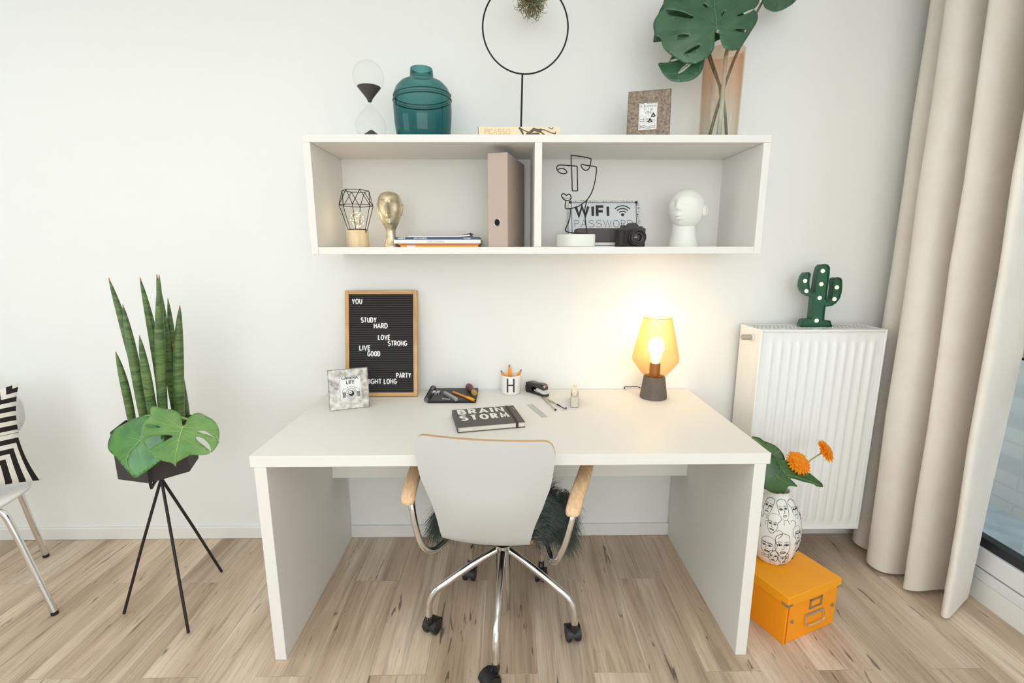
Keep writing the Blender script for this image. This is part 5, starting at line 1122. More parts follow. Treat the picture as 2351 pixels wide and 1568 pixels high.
# binder
bn = thing('ring_binder', 'taupe lever arch binder standing beside the shelf divider', 'binder', (-.05,-.17,SBz))
BN = xf((-.0095,-.302,SBz), rz=math.radians(-15)); bh = .332
M_tau = mat('taupe_board', (190,172,160), .75, bump=.1, bscale=700); M_tau2 = mat('taupe_board_side', (150,130,118), .75)
MB(BN).box((-.0745,0,0),(0,.0025,bh)).build('spine', M_tau, bn, bevel=.0008)
MB(BN).box((-.0025,.0026,.0005),(0,.272,bh)).build('cover_board', M_tau, bn, bevel=.0008)
MB(BN).box((-.0745,.0026,.0005),(-.072,.272,bh)).build('cover_board', M_tau, bn, bevel=.0008)
MB(BN).box((-.066,.02,.006),(-.010,.235,bh-.02)).build('paper_block', M_pwhite, bn, smooth=0)
rg = MB(BN); rg.tube([(-.040+.0115*math.cos(2*PI*i/28), -.0006, .088+.0135*math.sin(2*PI*i/28)) for i in range(28)], .0016, 6, closed=True); rg.build('finger_ring', M_chrome, bn)
MB(BN).cyl((-.040,.0006,.088),(-.040,-.0005,.088),.0118,seg=28).build('finger_hole', mat('dark_hole', (14,13,13), .9), bn, smooth=0)
# ------------------------------------------------------------------ things inside the shelf, right compartment
wf_ = thing('wire_face_sculpture', 'black bent wire face on a white block beside the shelf divider', 'sculpture', (.25,-.22,SBz))
bp_ = [(.176,-.232),(.182,-.250),(.226,-.288),(.236,-.292),(.312,-.282),(.3205,-.274),(.3205,-.205),(.30,-.185),(.20,-.185),(.178,-.205)]
mb = MB(); n = len(bp_); bz1 = SBz+.0468
mb.add([(x,y,SBz) for x,y in bp_]+[(x,y,bz1) for x,y in bp_], [tuple(range(n-1,-1,-1)), tuple(range(n,2*n))]+[(i,(i+1)%n,n+(i+1)%n,n+i) for i in range(n)])
mb.build('white_block', mat('white_plaster', (236,236,230), .7), wf_, smooth=50, bevel=.003)
for key, nm, cl in (('left','neck_wire',False),('face','face_wire',False),('lips','lip_wire',True),('lipline','lip_line_wire',False),('right','neck_wire',False)):
    pts = [(.26+a_, -.27, max(bz1+.0012, 1.43+b2)) for a_, b2 in T_wire[key]]
    MB().tube(spline(pts, 4, cl), .0021 if nm != 'lip_line_wire' else .0009, 7, closed=cl).build(nm, M_wire, wf_, smooth=60)
# wifi sign: leans on the shelf back
sg = thing('wifi_sign', 'worn white enamel sign for the wireless password leaning at the shelf back', 'sign', (.40,-.09,SBz))
lean = .30; zh = .203
SM = Matrix(((1,0,0,.2486),(0,math.cos(lean),math.sin(lean),-.0735),(0,-math.sin(lean),math.cos(lean),SBz+.0008),(0,0,0,1)))
sw, sh = .3006, zh
enam = mat('sign_enamel', (226,229,233), .4)
MB(SM).box((0,0,0),(sw,.0016,sh)).build('sign_plate', enam, sg, bevel=.0008)
Zs = lambda v: sh-(v-456)*.00187; Xs = lambda u: (u-1308)*.00181
lt = MB(SM); bw_ = .0024; lt.stroke([(.0135,-.0+.012),(.0135,sh-.0105),(sw-.0135,sh-.0105),(sw-.0135,.012)], bw_, 0, .0003, closed=True)
h_ = Zs(469.3)-Zs(493.8); sx_ = 1.0
def fit(text, width, h, gap, w):     # horizontal scale so that a word spans a width
    gsum = sum(GL[c][0] for c in text); return (width/h-gap*(len(text)-1))/gsum
W0, W1 = Xs(1325), Xs(1401)
letters(lt, 'WIFI', W0, Zs(492.6), h_-.0045, .0112, fit('WIFI', W1-W0, h_-.0045, .42, 0), .42, 0, .0003)
letters(lt, 'PASSWORD', Xs(1322), Zs(518.5), Zs(502.5)-Zs(518.5), .0017, fit('PASSWORD', Xs(1458)-Xs(1322), Zs(502.5)-Zs(518.5), .30, 0), .30, 0, .0003)
cx_, cz_ = Xs(1434.7), Zs(489.7)
for r_ in (.0185,.0305,.0425): lt.stroke(arc(cx_, cz_-.003, r_, r_, 42, 138, 16), .0046, 0, .0003)
lt.build('sign_lettering', M_ink, sg, smooth=0)
dt = MB(SM); dt.cyl((cx_,.0,cz_),(cx_,-.0003,cz_),.0068,seg=20); dt.build('wave_dot', M_ink, sg, smooth=0)
rd = random.Random(21); ch_ = MB(SM)
for _ in range(120):
    if rd.random() < .5: x, z = rd.uniform(.004,sw-.004), sh-rd.uniform(.0008,.006)
    else: x, z = sw-rd.uniform(.0008,.014)*rd.random()**.3, rd.uniform(.02,sh-.002)
    a_ = rd.uniform(0,PI); L = rd.uniform(.0008,.0045); ch_.stroke([(x-L*math.cos(a_), z-L*.4*math.sin(a_)),(x+L*math.cos(a_), z+L*.4*math.sin(a_))], rd.uniform(.0008,.0026), 0, .00025)
for x in (.008, sw-.012): ch_.stroke([(x-.006,sh-.008),(x+.006,sh-.009)], .010, 0, .00025)
o = ch_.build('rust_chips', mat('dark_rust', (66,58,54), .9), sg, smooth=0); o['kind'] = 'stuff'
def wbook(BMx, w, d, h, t): MB(BMx).box((-w-.0001,-d-.0004,.0048),(w+.0001,-d+.001,.0072)).build('black_stripe', M_inkd, t, smooth=0)
lay_book('white_book', 'thin white book with black stripe lying under the dark grey case', .258,.495,-.195,-.085, SBz, SBz+.0168, M_pwhite, fn=wbook)
cs = thing('flat_case', 'dark grey rounded case lying on a thin white book in the shelf', 'case', (.38,-.15,SBz+.017))
MB().rbox((.2626,-.19,SBz+.0171),(.488,-.105,SBz+.0725), .009, 4, 'y').build('case_shell', mat('dark_grey_plastic', (84,76,75), .6), cs, smooth=40, bevel=.002)
MB().box((.2624,-.1903,SBz+.0215),(.4882,-.1049,SBz+.0225)).build('case_seam', M_plast, cs, smooth=0)
# camera
cmr = thing('slr_camera', 'black reflex camera standing in front of the dark grey case', 'camera', (.457,-.25,SBz))
KM = xf((.457,-.255,SBz), rz=math.radians(10)); M_cam = mat('black_leatherette', (46,42,42), .6, bump=.5, bscale=900); M_cam2 = mat('black_camera_top', (60,56,56), .45)
MB(KM).rbox((-.055,-.018,0),(.055,.02,.062), .008, 4, 'z').build('camera_body', M_cam, cmr, smooth=40, bevel=.002)
tp_ = MB(KM); tp_.prism([(-.055,.060),(.055,.060),(.055,.066),(.048,.0705),(.030,.0715),(.024,.080),(.014,.0885),(-.004,.0885),(-.014,.080),(-.020,.0715),(-.048,.0705),(-.055,.066)], -.016, .018); tp_.build('top_housing', M_cam2, cmr, smooth=0, bevel=.002)
MB(KM).lathe([(0,0),(.0085,0),(.0085,.007),(.006,.0085),(0,.0085)], (-.033,0,.071), 20, False, False).build('mode_dial', M_cam2, cmr)
MB(KM).lathe([(0,0),(.0065,0),(.0065,.005),(0,.005)], (.042,0,.071), 18, False, False).build('rewind_dial', M_cam2, cmr)
MB(KM).rbox((-.055,-.027,.004),(-.034,-.016,.060), .005, 3, 'z').build('hand_grip', M_cam, cmr, smooth=40, bevel=.003)
lens = MB(); lens.lathe([(0,0),(.030,0),(.0315,.004),(.0315,.012),(.0295,.014),(.0305,.018),(.0305,.030),(.0275,.035),(.0255,.035),(.0245,.030),(.0165,.024),(.0160,.022),(0,.022)], seg=40, cap0=False, cap1=False)
LM = KM @ xf((.012,-.018,.0335), rx=PI/2); lens.v = [LM @ p for p in lens.v]; ln_ = lens.build('lens_barrel', mat('lens_barrel_black', (52,50,50), .38), cmr, smooth=40)
gg = MB(LM); gg.lathe([(0,.0265),(.008,.0258),(.0135,.0235),(.0150,.0226)], seg=28, cap0=False, cap1=False); gg.build('front_glass', mat('coated_glass', (26,20,20), .08, spec=.8), ln_)
rr_ = MB(LM); rr_.tube([(.0170*math.cos(2*PI*i/32), .0170*math.sin(2*PI*i/32), .0248) for i in range(32)], .0009, 6, closed=True); rr_.build('lens_ring', mat('grey_ring', (130,124,122), .4), ln_)
# white head
wh = thing('head_sculpture', 'matt white plaster head looking upwards at the right end of the shelf', 'sculpture', (.69,-.17,SBz))
M_pl = mat('white_matt_plaster', (238,238,232), .85)
mb = MB(); HC = Vector((.697,-.172,SBz+.148)); fdir = Vector((-.66,-.72,.20)).normalized(); upd = (Vector((.14,.16,.97))-fdir*Vector((.14,.16,.97)).dot(fdir)).normalized(); rt = fdir.cross(upd)
def headpt(u, v):
    a_ = 2*PI*u; t_ = -PI/2+PI*v; d_ = Vector((math.cos(t_)*math.cos(a_), math.cos(t_)*math.sin(a_), math.sin(t_)))
    X, Y, Z = d_.dot(rt), d_.dot(fdir), d_.dot(upd)          # head frame: X side, Y face, Z crown
    r_ = 1/math.sqrt((X/.066)**2+(Y/.082)**2+(Z/(.074 if Z > 0 else .082))**2)
    sx, sz = X*r_, Z*r_; f = sstep(.15,.7,Y)
    r_ += f*(.011*g_(sx,.009+.005*(1-sstep(-.024,-.012,sz)))*sstep(-.030,-.020,sz)*(1-sstep(.0,.022,sz)) - .0085*g_(abs(sx)-.026,.014)*g_(sz-.004,.010) + .003*g_(sz-.020,.007)*g_(sx,.04)
          + .0085*g_(sx,.016)*(g_(sz+.044,.004)+g_(sz+.053,.0045)) - .005*g_(sx,.018)*g_(sz+.0485,.0018) + .005*g_(sx,.018)*g_(sz+.072,.010))
    return HC+d_*r_
mb.grid(headpt, 72, 48, True); mb.build('head', M_pl, wh, smooth=80)
MB().lathe([(0,0),(.058,0),(.0585,.002),(.054,.02),(.047,.05),(.0445,.078),(.046,.105),(.03,.115)], (.690,-.168,SBz), 40, False, True).build('neck', M_pl, wh, smooth=60)
for sx in (1, -1):
    ec = HC + rt*(sx*.0665) - fdir*.012 - upd*.010; er = MB(frame(ec, rt*sx, upd)); 
    er.ball((0,0,0), (.007,.012,.0215), 16, 10); er.tube([(.006+.001*math.cos(a_), .0105*math.cos(a_), .0175*math.sin(a_)) for a_ in [2*PI*i/20 for i in range(20)]], .0018, 6, closed=True); er.build('ear', M_pl, wh, smooth=70)
# ------------------------------------------------------------------ things on the desk
D = DZ+.0004
# letter board leaning on the wall
lb = thing('letter_board', 'black felt letter board with oak frame leaning on the wall', 'letter board', (-.56,-.10,D))
LH, LW, LT = .462, .312, .018; la = math.asin(.083/LH)
LB = Matrix(((1,0,0,-.7165),(0,math.cos(la),math.sin(la),-.1105),(0,-math.sin(la),math.cos(la),D+LT*math.sin(la)),(0,0,0,1)))
M_oak = wood('oak_frame', (220,176,122), (198,150,98), (70,70,7)); M_oakh = wood('oak_frame_rail', (220,176,122), (198,150,98), (7,70,70))
def felt():
    m, nt, b, out = nmat('grooved_felt'); L = nt.links.new
    uv = N(nt,'ShaderNodeTexCoord'); sp = N(nt,'ShaderNodeSeparateXYZ'); L(uv.outputs['Object'], sp.inputs[0])
    w = N(nt,'ShaderNodeMath', operation='MULTIPLY'); w.inputs[1].default_value = 2*PI/.0098/math.cos(la); L(sp.outputs[2], w.inputs[0])
    s_ = N(nt,'ShaderNodeMath', operation='SINE'); L(w.outputs[0], s_.inputs[0]); r = N(nt,'ShaderNodeMapRange'); r.inputs[1].default_value = -1; r.inputs[2].default_value = -.2; L(s_.outputs[0], r.inputs[0])
    mx = N(nt,'ShaderNodeMix', data_type='RGBA'); mx.inputs[6].default_value = lin((30,29,30)); mx.inputs[7].default_value = lin((66,64,65)); L(r.outputs[0], mx.inputs[0]); L(mx.outputs[2], b.inputs['Base Color'])
    b.inputs['Roughness'].default_value = .95; b.inputs['Specular IOR Level'].default_value = .1
    bp = N(nt,'ShaderNodeBump'); bp.inputs['Distance'].default_value = .002; bp.inputs['Strength'].default_value = .5; L(r.outputs[0], bp.inputs['Height']); L(bp.outputs[0], b.inputs['Normal']); return m
fw = .0165
MB(LB).box((fw,.006,fw),(LW-fw,.012,LH-fw)).build('felt_panel', felt(), lb, smooth=0)
for q in (((0,0,0),(fw,LT,LH)), ((LW-fw,0,0),(LW,LT,LH))): MB(LB).box(*q).build('frame_stile', M_oak, lb, bevel=.0012)
for q in (((fw+.0002,0,0),(LW-fw-.0002,LT,fw)), ((fw+.0002,0,LH-fw),(LW-fw-.0002,LT,LH))): MB(LB).box(*q).build('frame_rail', M_oakh, lb, bevel=.0012)
ZX = lambda u: (u-265)/843*LW; ZZ = lambda v: LH*(1330-v)/1250
for word, u0, u1, vb in (('YOU',344,464,236),('STUDY',445,630,456),('HARD',599,761,525),('LOVE',647,791,661),('STRONG',760,988,731),('LIVE',427,559,783),('GOOD',522,671,853),('PARTY',858,1032,1110),('NIGHT',498,686,1180),('LONG',712,865,1180)):
    w_ = ZX(u1)-ZX(u0); h_ = .0196; gap = .26; sx = fit(word, w_-.003, h_, gap, 0); x = ZX(u0)+.0015
    for c_ in word:
        m_ = MB(LB); letters(m_, c_, x, ZZ(vb), h_, .0042, sx, 0, .0058, .0016); m_.build('letter', M_lettr, lb, smooth=0); x += (GL[c_][0]*sx+gap)*h_
# spiral notebook with small things on it
nb = thing('spiral_notebook', 'black spiral bound sketch book lying open side right on the desk', 'notebook', (-.247,-.105,D))
nb['label'] = 'black wire bound sketch book lying under pens and sharpener on the desk'
NH = .0115
MB().rbox((-.347,-.196,D),(-.1445,-.014,D+.0022), .004).build('back_cover', M_plast, nb, bevel=.0005)
MB().box((-.344,-.194,D+.0023),(-.147,-.016,D+NH-.0016)).build('page_block', mat('black_paper', (52,50,50), .8), nb, smooth=0)
MB().rbox((-.347,-.196,D+NH-.0015),(-.1445,-.014,D+NH), .004).build('front_cover', mat('black_cover', (58,56,57), .55), nb, bevel=.0005)
for i in range(16):
    y = -.188+.0112*i; c = (-.3490, y, D+.0125)
    MB().tube([(c[0]+.0125*math.cos(2*PI*k/20), y+(.002 if k > 10 else 0), c[2]+.0118*math.sin(2*PI*k/20)) for k in range(20)], .0012, 6, closed=True).build('binding_ring', M_wire, nb)
nz = D+NH+.0004
sh_ = thing('pencil_sharpener', 'small double hole metal pencil sharpener on the black sketch book', 'sharpener', (-.320,-.112,nz))
SP = xf((-.322,-.112,nz), rz=math.radians(-4))
b_ = MB(SP); b_.prism([(-.0165,0),(.0165,0),(.0165,.0125),(.002,.0125),(.002,.008),(-.002,.008),(-.002,.0125),(-.0165,.0125)], -.014, .014); b_.build('sharpener_body', M_steel, sh_, smooth=0, bevel=.0006)
for x in (-.0092, .0092):
    q = MB(SP); q.box((x-.005,-.012,.0126),(x+.005,.012,.0134)); q.cyl((x,0,.0134),(x,0,.0142),.0024); q.build('blade', M_chrome, sh_, smooth=0)
    q = MB(SP); q.cyl((x,-.0142,.006),(x,-.0135,.006),.0038); q.build('pencil_hole', M_inkd, sh_)
gp_ = thing('marker_pen', 'silver grey square barrel marker on the black sketch book', 'pen', (-.255,-.152,nz))
def bar_pen(t, p0, p1, w, h, m, name, tipm, tip=.010):
    a_, b_ = Vector(p0), Vector(p1); d = (b_-a_); L = d.length; M = frame(a_, d, (0,0,1)); MB(M).rbox((tip,-w/2,0),(L,w/2,h), .0012, 2, 'x').build(name, m, t, smooth=40)
    c = MB(M); c.lathe([(w*.42,0),(w*.36,.004),(w*.16,tip*.7),(.001,tip)], seg=14); c.v = [M @ (Matrix.Translation((tip,0,h/2)) @ Matrix.Rotation(-PI/2,4,'Y') @ (M.inverted() @ p)) for p in c.v]; c.build('pen_tip', tipm, t)
M_greyp = mat('silver_plastic', (168,168,170), .35, metal=.3)
bar_pen(gp_, (-.292,-.098,nz), (-.2245,-.203,nz), .013, .0115, M_greyp, 'pen_barrel', mat('pale_tip', (226,224,220), .4))
op = thing('fineliner_pen', 'orange fineliner pen lying across the black sketch book corner', 'pen', (-.20,-.155,nz))
a_, b2_ = Vector((-.2515,-.092,nz+.0045)), Vector((-.1405,-.2215,nz+.0045)); dd = (b2_-a_)
M_orp = mat('orange_plastic', (252,152,30), .4); M_orp2 = mat('yellow_orange_cap', (255,176,20), .35)
MB().tube([a_+dd*.02, a_+dd*.60], .0042, 6).build('pen_barrel', M_orp, op, smooth=0); MB().tube([a_+dd*.60, a_+dd*.93], .0052, 12).build('pen_cap', M_orp2, op)
MB().tube([a_+dd*.93, a_+dd*.97], .0034, 10).build('cap_end', M_plast, op); MB().tube([a_, a_+dd*.02], .003, 8).build('end_plug', mat('pale_plug', (236,226,212), .5), op)
MB(frame(a_+dd*.66+Vector((0,0,.0052)), dd, (0,0,1))).box((0,-.0014,0),(.038,.0014,.0016)).build('cap_clip', M_orp2, op)
pc = thing('paper_clip', 'silver paper clip on the front left of the black sketch book', 'paper clip', (-.280,-.180,nz))
PCm = xf((-.268,-.182,nz+.0008), rz=math.radians(-12))
cl_ = [(-.014,-.0035),(.012,-.0035),(.0155,-.001),(.0155,.002),(.012,.0042),(-.016,.0042),(-.0195,.002),(-.0195,-.003),(-.016,-.0055),(.008,-.0055)]
MB(PCm).tube(spline([(x,y,.0002*i) for i,(x,y) in enumerate(cl_)], 5), .0007, 6).build('clip_wire', M_chrome, pc)
PC2 = xf((-.274,-.184,nz+.0008), rz=math.radians(-20))
ws = thing('seal_stamp', 'wax seal stamp with dark wood handle and brass head on the sketch book', 'stamp', (-.165,-.09,nz))
A0, A1 = Vector((-.186,-.052,nz+.0175)), Vector((-.1535,-.136,nz+.0125)); sd = (A1-A0); WM = frame(A0, sd.orthogonal(), sd); SL = sd.length
h_ = MB(WM); h_.lathe([(0,-.010),(.008,-.008),(.0145,.0),(.0165,.012),(.0150,.026),(.010,.044),(.0072,SL*.68),(0,SL*.68)], seg=24, cap0=False, cap1=False); h_.build('stamp_handle', wood('dark_walnut', (112,78,66), (88,58,50), (60,60,10), .35), ws, smooth=60)
h_ = MB(WM); h_.lathe([(0,SL*.68),(.0065,SL*.68),(.0068,SL*.80),(.0122,SL*.84),(.0125,SL*1.0),(.0115,SL*1.015),(0,SL*1.015)], seg=24, cap0=False, cap1=False); h_.build('brass_head', mat('engraved_brass', (206,170,92), .4, metal=.8, bump=.9, bscale=420), ws, smooth=40)
# brainstorm book
BR = xf((-.187,-.5285,D), rz=math.radians(12.4)); bs = thing('notebook', 'dark grey hardcover notebook with big white lettering and elastic band', 'notebook', (-.187,-.5285,D))
M_dg = mat('dark_grey_linen', (98,94,90), .8, bump=.25, bscale=1200); BW, BD, BH = .2435, .187, .0215
MB(BR).box((0,0,0),(BW,BD,.0026)).build('back_cover', M_dg, bs, bevel=.0006); MB(BR).box((0,0,BH-.0026),(BW,BD,BH)).build('front_cover', M_dg, bs, bevel=.0006)
MB(BR).box((0,.0,.0026),(.0026,BD,BH-.0026)).build('spine', M_dg, bs, smooth=0); MB(BR).box((.0028,.0025,.0028),(BW-.003,BD-.0025,BH-.0028)).build('page_block', M_paper, bs, smooth=0)
TM = BR @ Matrix(((1,0,0,0),(0,0,1,0),(0,-1,0,BH),(0,0,0,1)))        # local x, z on the cover, -y upwards
def cover_word(m_, text, x0, x1, zb, h, w, gap): letters(m_, text, x0+w/2, zb+w/2, h-w, w, fit(text, x1-x0-w, h-w, gap, 0), gap, 0, .0003)
m_ = MB(TM); cover_word(m_, 'BRAIN', .0175, .197, .125, .055, .0105, .40); cover_word(m_, 'STORM', .0165, .2025, .058, .057, .0105, .38); m_.build('cover_title', M_lettr, bs, smooth=0)
m_ = MB(TM); m_.stroke([(.236,.135),(.236,.168)], .0012, 0, .0002); m_.stroke([(.233,.14),(.233,.155)], .0006, 0, .0002); m_.build('small_print', mat('pale_grey_print', (190,186,180), .7), bs, smooth=0)
e_ = MB(BR); x0, x1 = .2095, .2185
for q in (((x0,-.0009,BH+.0001),(x1,BD+.0009,BH+.0010)), ((x0,-.0009,.0),(x1,.0,BH+.0010)), ((x0,BD,.0),(x1,BD+.0009,BH+.0010))): e_.box(*q)
e_.build('elastic_band', mat('brown_black_elastic', (62,54,50), .8), bs, smooth=0)
# pen cup with the letter
cup = thing('pen_cup', 'white porcelain cup printed with a black letter holding orange pens', 'cup', (.0034,-.0505,D)); CCp = Vector((.0034,-.0505,D)); cR = .0435
MB().lathe([(0,0),(.040,0),(.0430,.003),(cR,.006),(cR,.083),(.0428,.0845),(.0418,.083),(.0415,.006),(0,.005)], CCp, 48, False, False).build('cup_body', mat('white_porcelain', (240,239,235), .25), cup, smooth=45)
hm_ = MB()
def cyl_patch(a0, a1, z0, z1):
    n = 8; vs = []
    for k in range(n+1):
        a_ = a0+(a1-a0)*k/n
        for r_ in (cR+.0001, cR+.0005):
            for z in (z0, z1): vs.append((CCp.x+r_*math.cos(a_), CCp.y+r_*math.sin(a_), CCp.z+z))
    hm_.add(vs, [q for k in range(n) for q in ((k*4+2,k*4+6,k*4+7,k*4+3),(k*4+3,k*4+7,k*4+5,k*4+1),(k*4+2,k*4,k*4+4,k*4+6))]+[(0,2,3,1),(n*4,n*4+1,n*4+3,n*4+2)])
ca_ = -PI/2-.03; cyl_patch(ca_-.40, ca_-.24, .013, .076); cyl_patch(ca_+.24, ca_+.40, .013, .076); cyl_patch(ca_-.25, ca_+.25, .043, .049)
hm_.build('printed_letter', M_ink, cup, smooth=40)
for nm_, p0, p1 in (('orange pen with grey tip leaning left in the white letter cup', (.010,-.040,D+.0062), (-.0405,-.072,D+.108)), ('orange pen with grey tip standing upright in the white letter cup', (.006,-.052,D+.0062), (-.0035,-.045,D+.128)), ('orange pen with grey tip leaning right in the white letter cup', (.000,-.040,D+.0062), (.0505,-.062,D+.110))):
    t = thing('felt_pen', nm_, 'pen', p0, 'orange pens in the white letter cup'); a_, b2_ = Vector(p0), Vector(p1); q = b2_-a_; s0 = 1 if 'upright' not in nm_ else 1
    f0 = .0125/q.length; MB().tube([a_, a_+q*(1-4*f0), a_+q*(1-1.6*f0), a_+q*(1-f0)], [.0066,.0088,.0074,.0046], 12).build('pen_barrel', M_orp, t); MB().tube([a_+q*(1-f0), a_+q*(1-.25*f0), b2_], [.0042,.0036,.0018], 10).build('pen_tip', mat('grey_tip', (140,138,136), .4, metal=.4), t)
# stapler
st_ = thing('stapler', 'dark grey desk stapler with chrome magazine beside the pen cup', 'stapler', (.12,-.07,D)); d0 = Vector((.0845,-.095,0)).normalized()
SMt = frame((.0795,-.0235,D), d0, (0,0,1)); Ls = .124
MB(SMt).rbox((0,-.0165,0),(Ls,.0165,.009), .009, 5).build('base', M_plast, st_, bevel=.002)
MB(SMt).rbox((Ls-.036,-.0125,.0092),(Ls-.006,.0125,.0104), .006, 4).build('anvil_plate', M_chrome, st_)
for sy in (-.0165, .0145): MB(SMt).prism([(.004,.004),(.044,.004),(.040,.032),(.012,.036),(.002,.028)], sy, sy+.002).build('hinge_bracket', M_plast, st_, smooth=0)
ar_ = SMt @ Matrix.Translation((.012,0,.026)) @ Matrix.Rotation(-math.radians(3), 4, 'Y')
MB(ar_ @ Matrix.Rotation(math.radians(13), 4, 'Y')).box((.004,-.0088,-.008),(.090,.0088,.000)).build('staple_magazine', M_chrome, st_, bevel=.001)
am = MB(ar_); am.prism([(-.012,.004),(-.010,.018),(.012,.024),(.050,.021),(.080,.024),(.098,.020),(.104,.008),(.103,-.004),(.090,-.002),(.060,.003),(.020,.002)], -.0145, .0145); am.build('arm', mat('charcoal_plastic', (58,54,52), .35), st_, smooth=30, bevel=.003, bseg=3)
am = MB(ar_); am.prism([(.078,.0245),(.098,.0208),(.1045,.008),(.1035,-.0045),(.090,-.0025),(.082,.0)], -.0152, .0152); am.build('front_cap', mat('glossy_black_plastic', (26,24,34), .12, coat=.5), st_, smooth=30, bevel=.003)
# drawing compass, ruler
cp_ = thing('drawing_compass', 'metal drawing compass lying legs towards the front right of the desk', 'compass', (.165,-.20,D)); J0 = Vector((.1375,-.119,D+.0052)); E1, E2 = Vector((.1785,-.300,D+.0046)), Vector((.2165,-.2865,D+.0046))
M_brs = mat('pale_brass', (206,198,174), .28, metal=.9)
MB().ball(J0+Vector((.006,-.014,.0005)), (.0078,.0078,.005), 16, 10).build('hinge_head', mat('gun_metal', (70,64,60), .35, metal=.8), cp_); MB().tube([J0+Vector((.003,-.004,0)), J0+Vector((-.009,.026,.001))], .0031, 10).build('grip_knob', M_plast, cp_)
for k, E in enumerate((E1, E2)):
    q = E-J0; s_ = J0+q*.10
    lg = MB().tube([s_, J0+q*.42, J0+q*.44, J0+q*.78], [.0036,.0042,.0030,.0026], 8).build('compass_leg', M_brs, cp_); pp_ = J0+q*.44; sd_ = q.cross(Vector((0,0,1))).normalized()
    MB().tube([pp_-sd_*.0065, pp_+sd_*.0065], .0024, 10).build('thumb_screw', M_brs, lg)
    if k == 0: MB().tube([J0+q*.78, J0+q*.97], [.0024,.0022], 8).build('lead_holder', M_brs, lg); MB().ball(tuple(E), .0044, 12, 8).build('end_cap', M_plast, lg)
    else: MB().tube([J0+q*.70, J0+q*.80], .0032, 8).build('needle_clamp', M_plast, lg); MB().tube(spline([tuple(J0+q*.80), tuple(J0+q*.97), tuple(E+Vector((.004,-.004,0))), tuple(E+Vector((.008,.004,.001))), tuple(E+Vector((.005,.010,.002)))], 5), .0018, 8).build('bent_needle', M_plast, lg)
MB().tube([J0+(E1-J0)*.30, J0+(E2-J0)*.30], .0011, 6).build('spread_screw', M_brs, cp_)
ru = thing('ruler', 'short transparent plastic ruler beside the compass on the desk', 'ruler', (.105,-.30,D)); q = Vector((.0512,-.1515,0)); RM = frame((.0795,-.2235,D), q, (0,0,1)); RL = q.length
MB(RM).box((0,-.0112,0),(RL,.0112,.0018)).build('ruler_blade', glass('clear_acrylic', (248,249,250), ior=1.15, mixd=.10, drgb=(236,237,240)), ru, smooth=0)
tk = MB(RM @ Matrix(((1,0,0,0),(0,0,1,0),(0,-1,0,.00185),(0,0,0,1))))
for i in range(76):
    L_ = .0055 if i % 10 == 0 else (.0042 if i % 5 == 0 else .0028); x = .004+.002*i; tk.stroke([(x,.0105),(x,.0105-L_)], .0004, 0, .0001)
    if i % 2 == 0: tk.stroke([(x,-.0105),(x,-.0105+L_*.8)], .0004, 0, .0001)
tk.stroke([(.003,-.0108),(RL-.003,-.0108)], .0006, 0, .0001); tk.stroke([(.003,.0108),(RL-.003,.0108)], .0006, 0, .0001); tk.stroke([(.003,-.001),(RL-.006,-.001)], .0005, 0, .0001)
tk.build('scale_marks', mat('grey_scale_print', (150,152,160), .7), ru, smooth=0)
# tape dispenser
td = thing('tape_dispenser', 'transparent desk tape dispenser holding a cream roll of tape', 'tape dispenser', (.262,-.195,D)); TDM = frame((.2585,-.2615,D), (.02,.132,0), (0,0,1))    # x runs to the back
M_acr = glass('smoky_acrylic', (214,210,204), ior=1.45, mixd=.22, drgb=(214,206,196)); M_acf = mat('frosted_acrylic', (212,202,190), .35)
def td_side(y): return MB(TDM).prism([(0,.001),(.125,.001),(.130,.010),(.118,.032),(.095,.036),(.070,.022),(.030,.020),(.012,.043),(0,.046)], y, y+.002)
for y in (-.0158, .0138): td_side(y).build('side_wall', M_acr, td, smooth=0)
MB(TDM).box((0,-.0158,.0012),(.003,.0158,.046)).build('front_wall', M_acf, td, bevel=.0006); MB(TDM).box((0,-.0158,.0),(.126,.0158,.0012)).build('weight_base', M_plast, td, smooth=0)
MB(TDM).prism([(-.001,.0445),(.006,.0475),(.012,.0435),(.010,.042)], -.0138, .0138).build('cutter_blade', M_steel, td, smooth=0)
tr_ = MB(); tr_.lathe([(.0135,-.0095),(.0325,-.0095),(.0325,.0095),(.0135,.0095),(.0135,-.0095)], seg=36, cap0=False, cap1=False); RMt = TDM @ xf((.086,0,.0375), rx=PI/2); tr_.v = [RMt @ p for p in tr_.v]
rt_ = thing('tape_roll', 'cream roll of adhesive tape sitting in the transparent dispenser', 'tape', TDM @ Vector((.086,0,.0375)))
tr_.build('tape_winding', mat('cream_tape', (232,222,190), .4), rt_, smooth=40)
hb_ = MB(); hb_.lathe([(0,-.0135),(.0125,-.0135),(.0133,-.009),(.0133,.009),(.0125,.0135),(0,.0135)], seg=24, cap0=False, cap1=False); hb_.v = [RMt @ p for p in hb_.v]; hb_.build('hub_wheel', M_acf, td)
MB(TDM).box((.010,-.0085,.0425),(.062,.0085,.0429)).build('tape_tongue', mat('cream_tape_film', (236,228,202), .35), rt_, smooth=0)
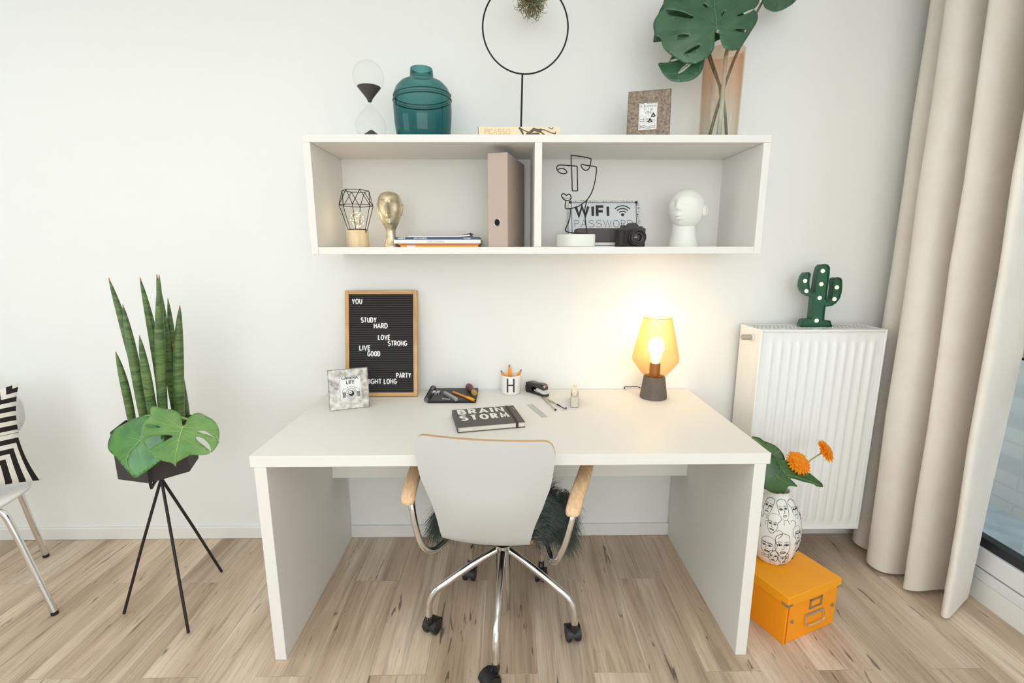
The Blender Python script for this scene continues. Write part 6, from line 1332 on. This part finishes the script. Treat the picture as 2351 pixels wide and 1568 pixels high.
# table lamp
tl_ = thing('table_lamp', 'lit table lamp with amber glass shade and dark conical base', 'lamp', (.621,-.1285,D)); LC = (.621,-.1285,D)
MB().lathe([(0,0),(.0560,0),(.0572,.002),(.0572,.005),(.0448,.093),(.0440,.0955),(0,.0955)], LC, 48, False, False).build('lamp_base', mat('dark_concrete', (112,100,93), .8, vary=.15, vscale=40, bump=.2, bscale=300), tl_, smooth=45)
shp = [(.041,.0965),(.046,.098),(.094,.160),(.0985,.170),(.0975,.180),(.078,.270),(.0585,.349)]
shp_ = [tuple(p)[:2] for p in spline([(r,z,0) for r,z in shp[:2]],1)]+[(.070,.129),(.090,.155),(.0965,.165),(.0975,.174),(.0955,.186),(.0850,.237),(.0715,.294),(.0585,.349)]
amb = grad_glass('amber_glass', (254,241,212), (254,242,216), .10, .34, (248,220,170), False)
MB().lathe(shp_, LC, 56, False, False).build('glass_shade', amb, tl_, smooth=60)
rmx = MB(); rmx.tube([(LC[0]+.0585*math.cos(2*PI*i/56), LC[1]+.0585*math.sin(2*PI*i/56), LC[2]+.349) for i in range(56)], .0011, 6, closed=True); rmx.build('shade_rim', mat('amber_rim', (206,150,80), .25), tl_)
MB().lathe([(0,.0957),(.033,.0957),(.034,.099),(.024,.101),(.0225,.103),(.0225,.150),(.020,.153),(0,.153)], LC, 32, False, False).build('lamp_socket', mat('copper_brown_socket', (150,108,66), .4, metal=.4), tl_, smooth=40)
em = mat('lit_bulb', (255,244,220), .3, emit=(255,226,172), estr=8)
bp2 = spline([(.013,.153,0),(.0135,.168,0),(.022,.187,0),(.0325,.212,0),(.0335,.232,0),(.028,.250,0),(.014,.262,0),(.0,.265,0)], 4)
bl_ = MB().lathe([tuple(p)[:2] for p in bp2], LC, 28, True, False).build('light_bulb', em, tl_, smooth=60)
pl2 = bpy.data.lights.new('table_lamp_glow', 'POINT'); pl2.energy = 1.1; pl2.color = (1.0,.80,.56); pl2.shadow_soft_size = .045
po2 = bpy.data.objects.new('table_lamp_glow', pl2); COL.objects.link(po2); po2.parent = tl_; po2.location = (0,0,.30)
MB().tube(spline([(.575,-.085,D+.030),(.560,-.066,D+.030),(.540,-.040,D+.020),(.528,-.0075,D+.010),(.5265,-.0022,D-.02),(.5265,-.0022,.50),(.525,-.010,.40),(.510,-.060,.385),(.518,-.100,.362),(.532,-.098,.368),(.536,-.060,.395),(.53,-.02,.46)], 7), .0021, 8).build('power_cord', M_plast, tl_)
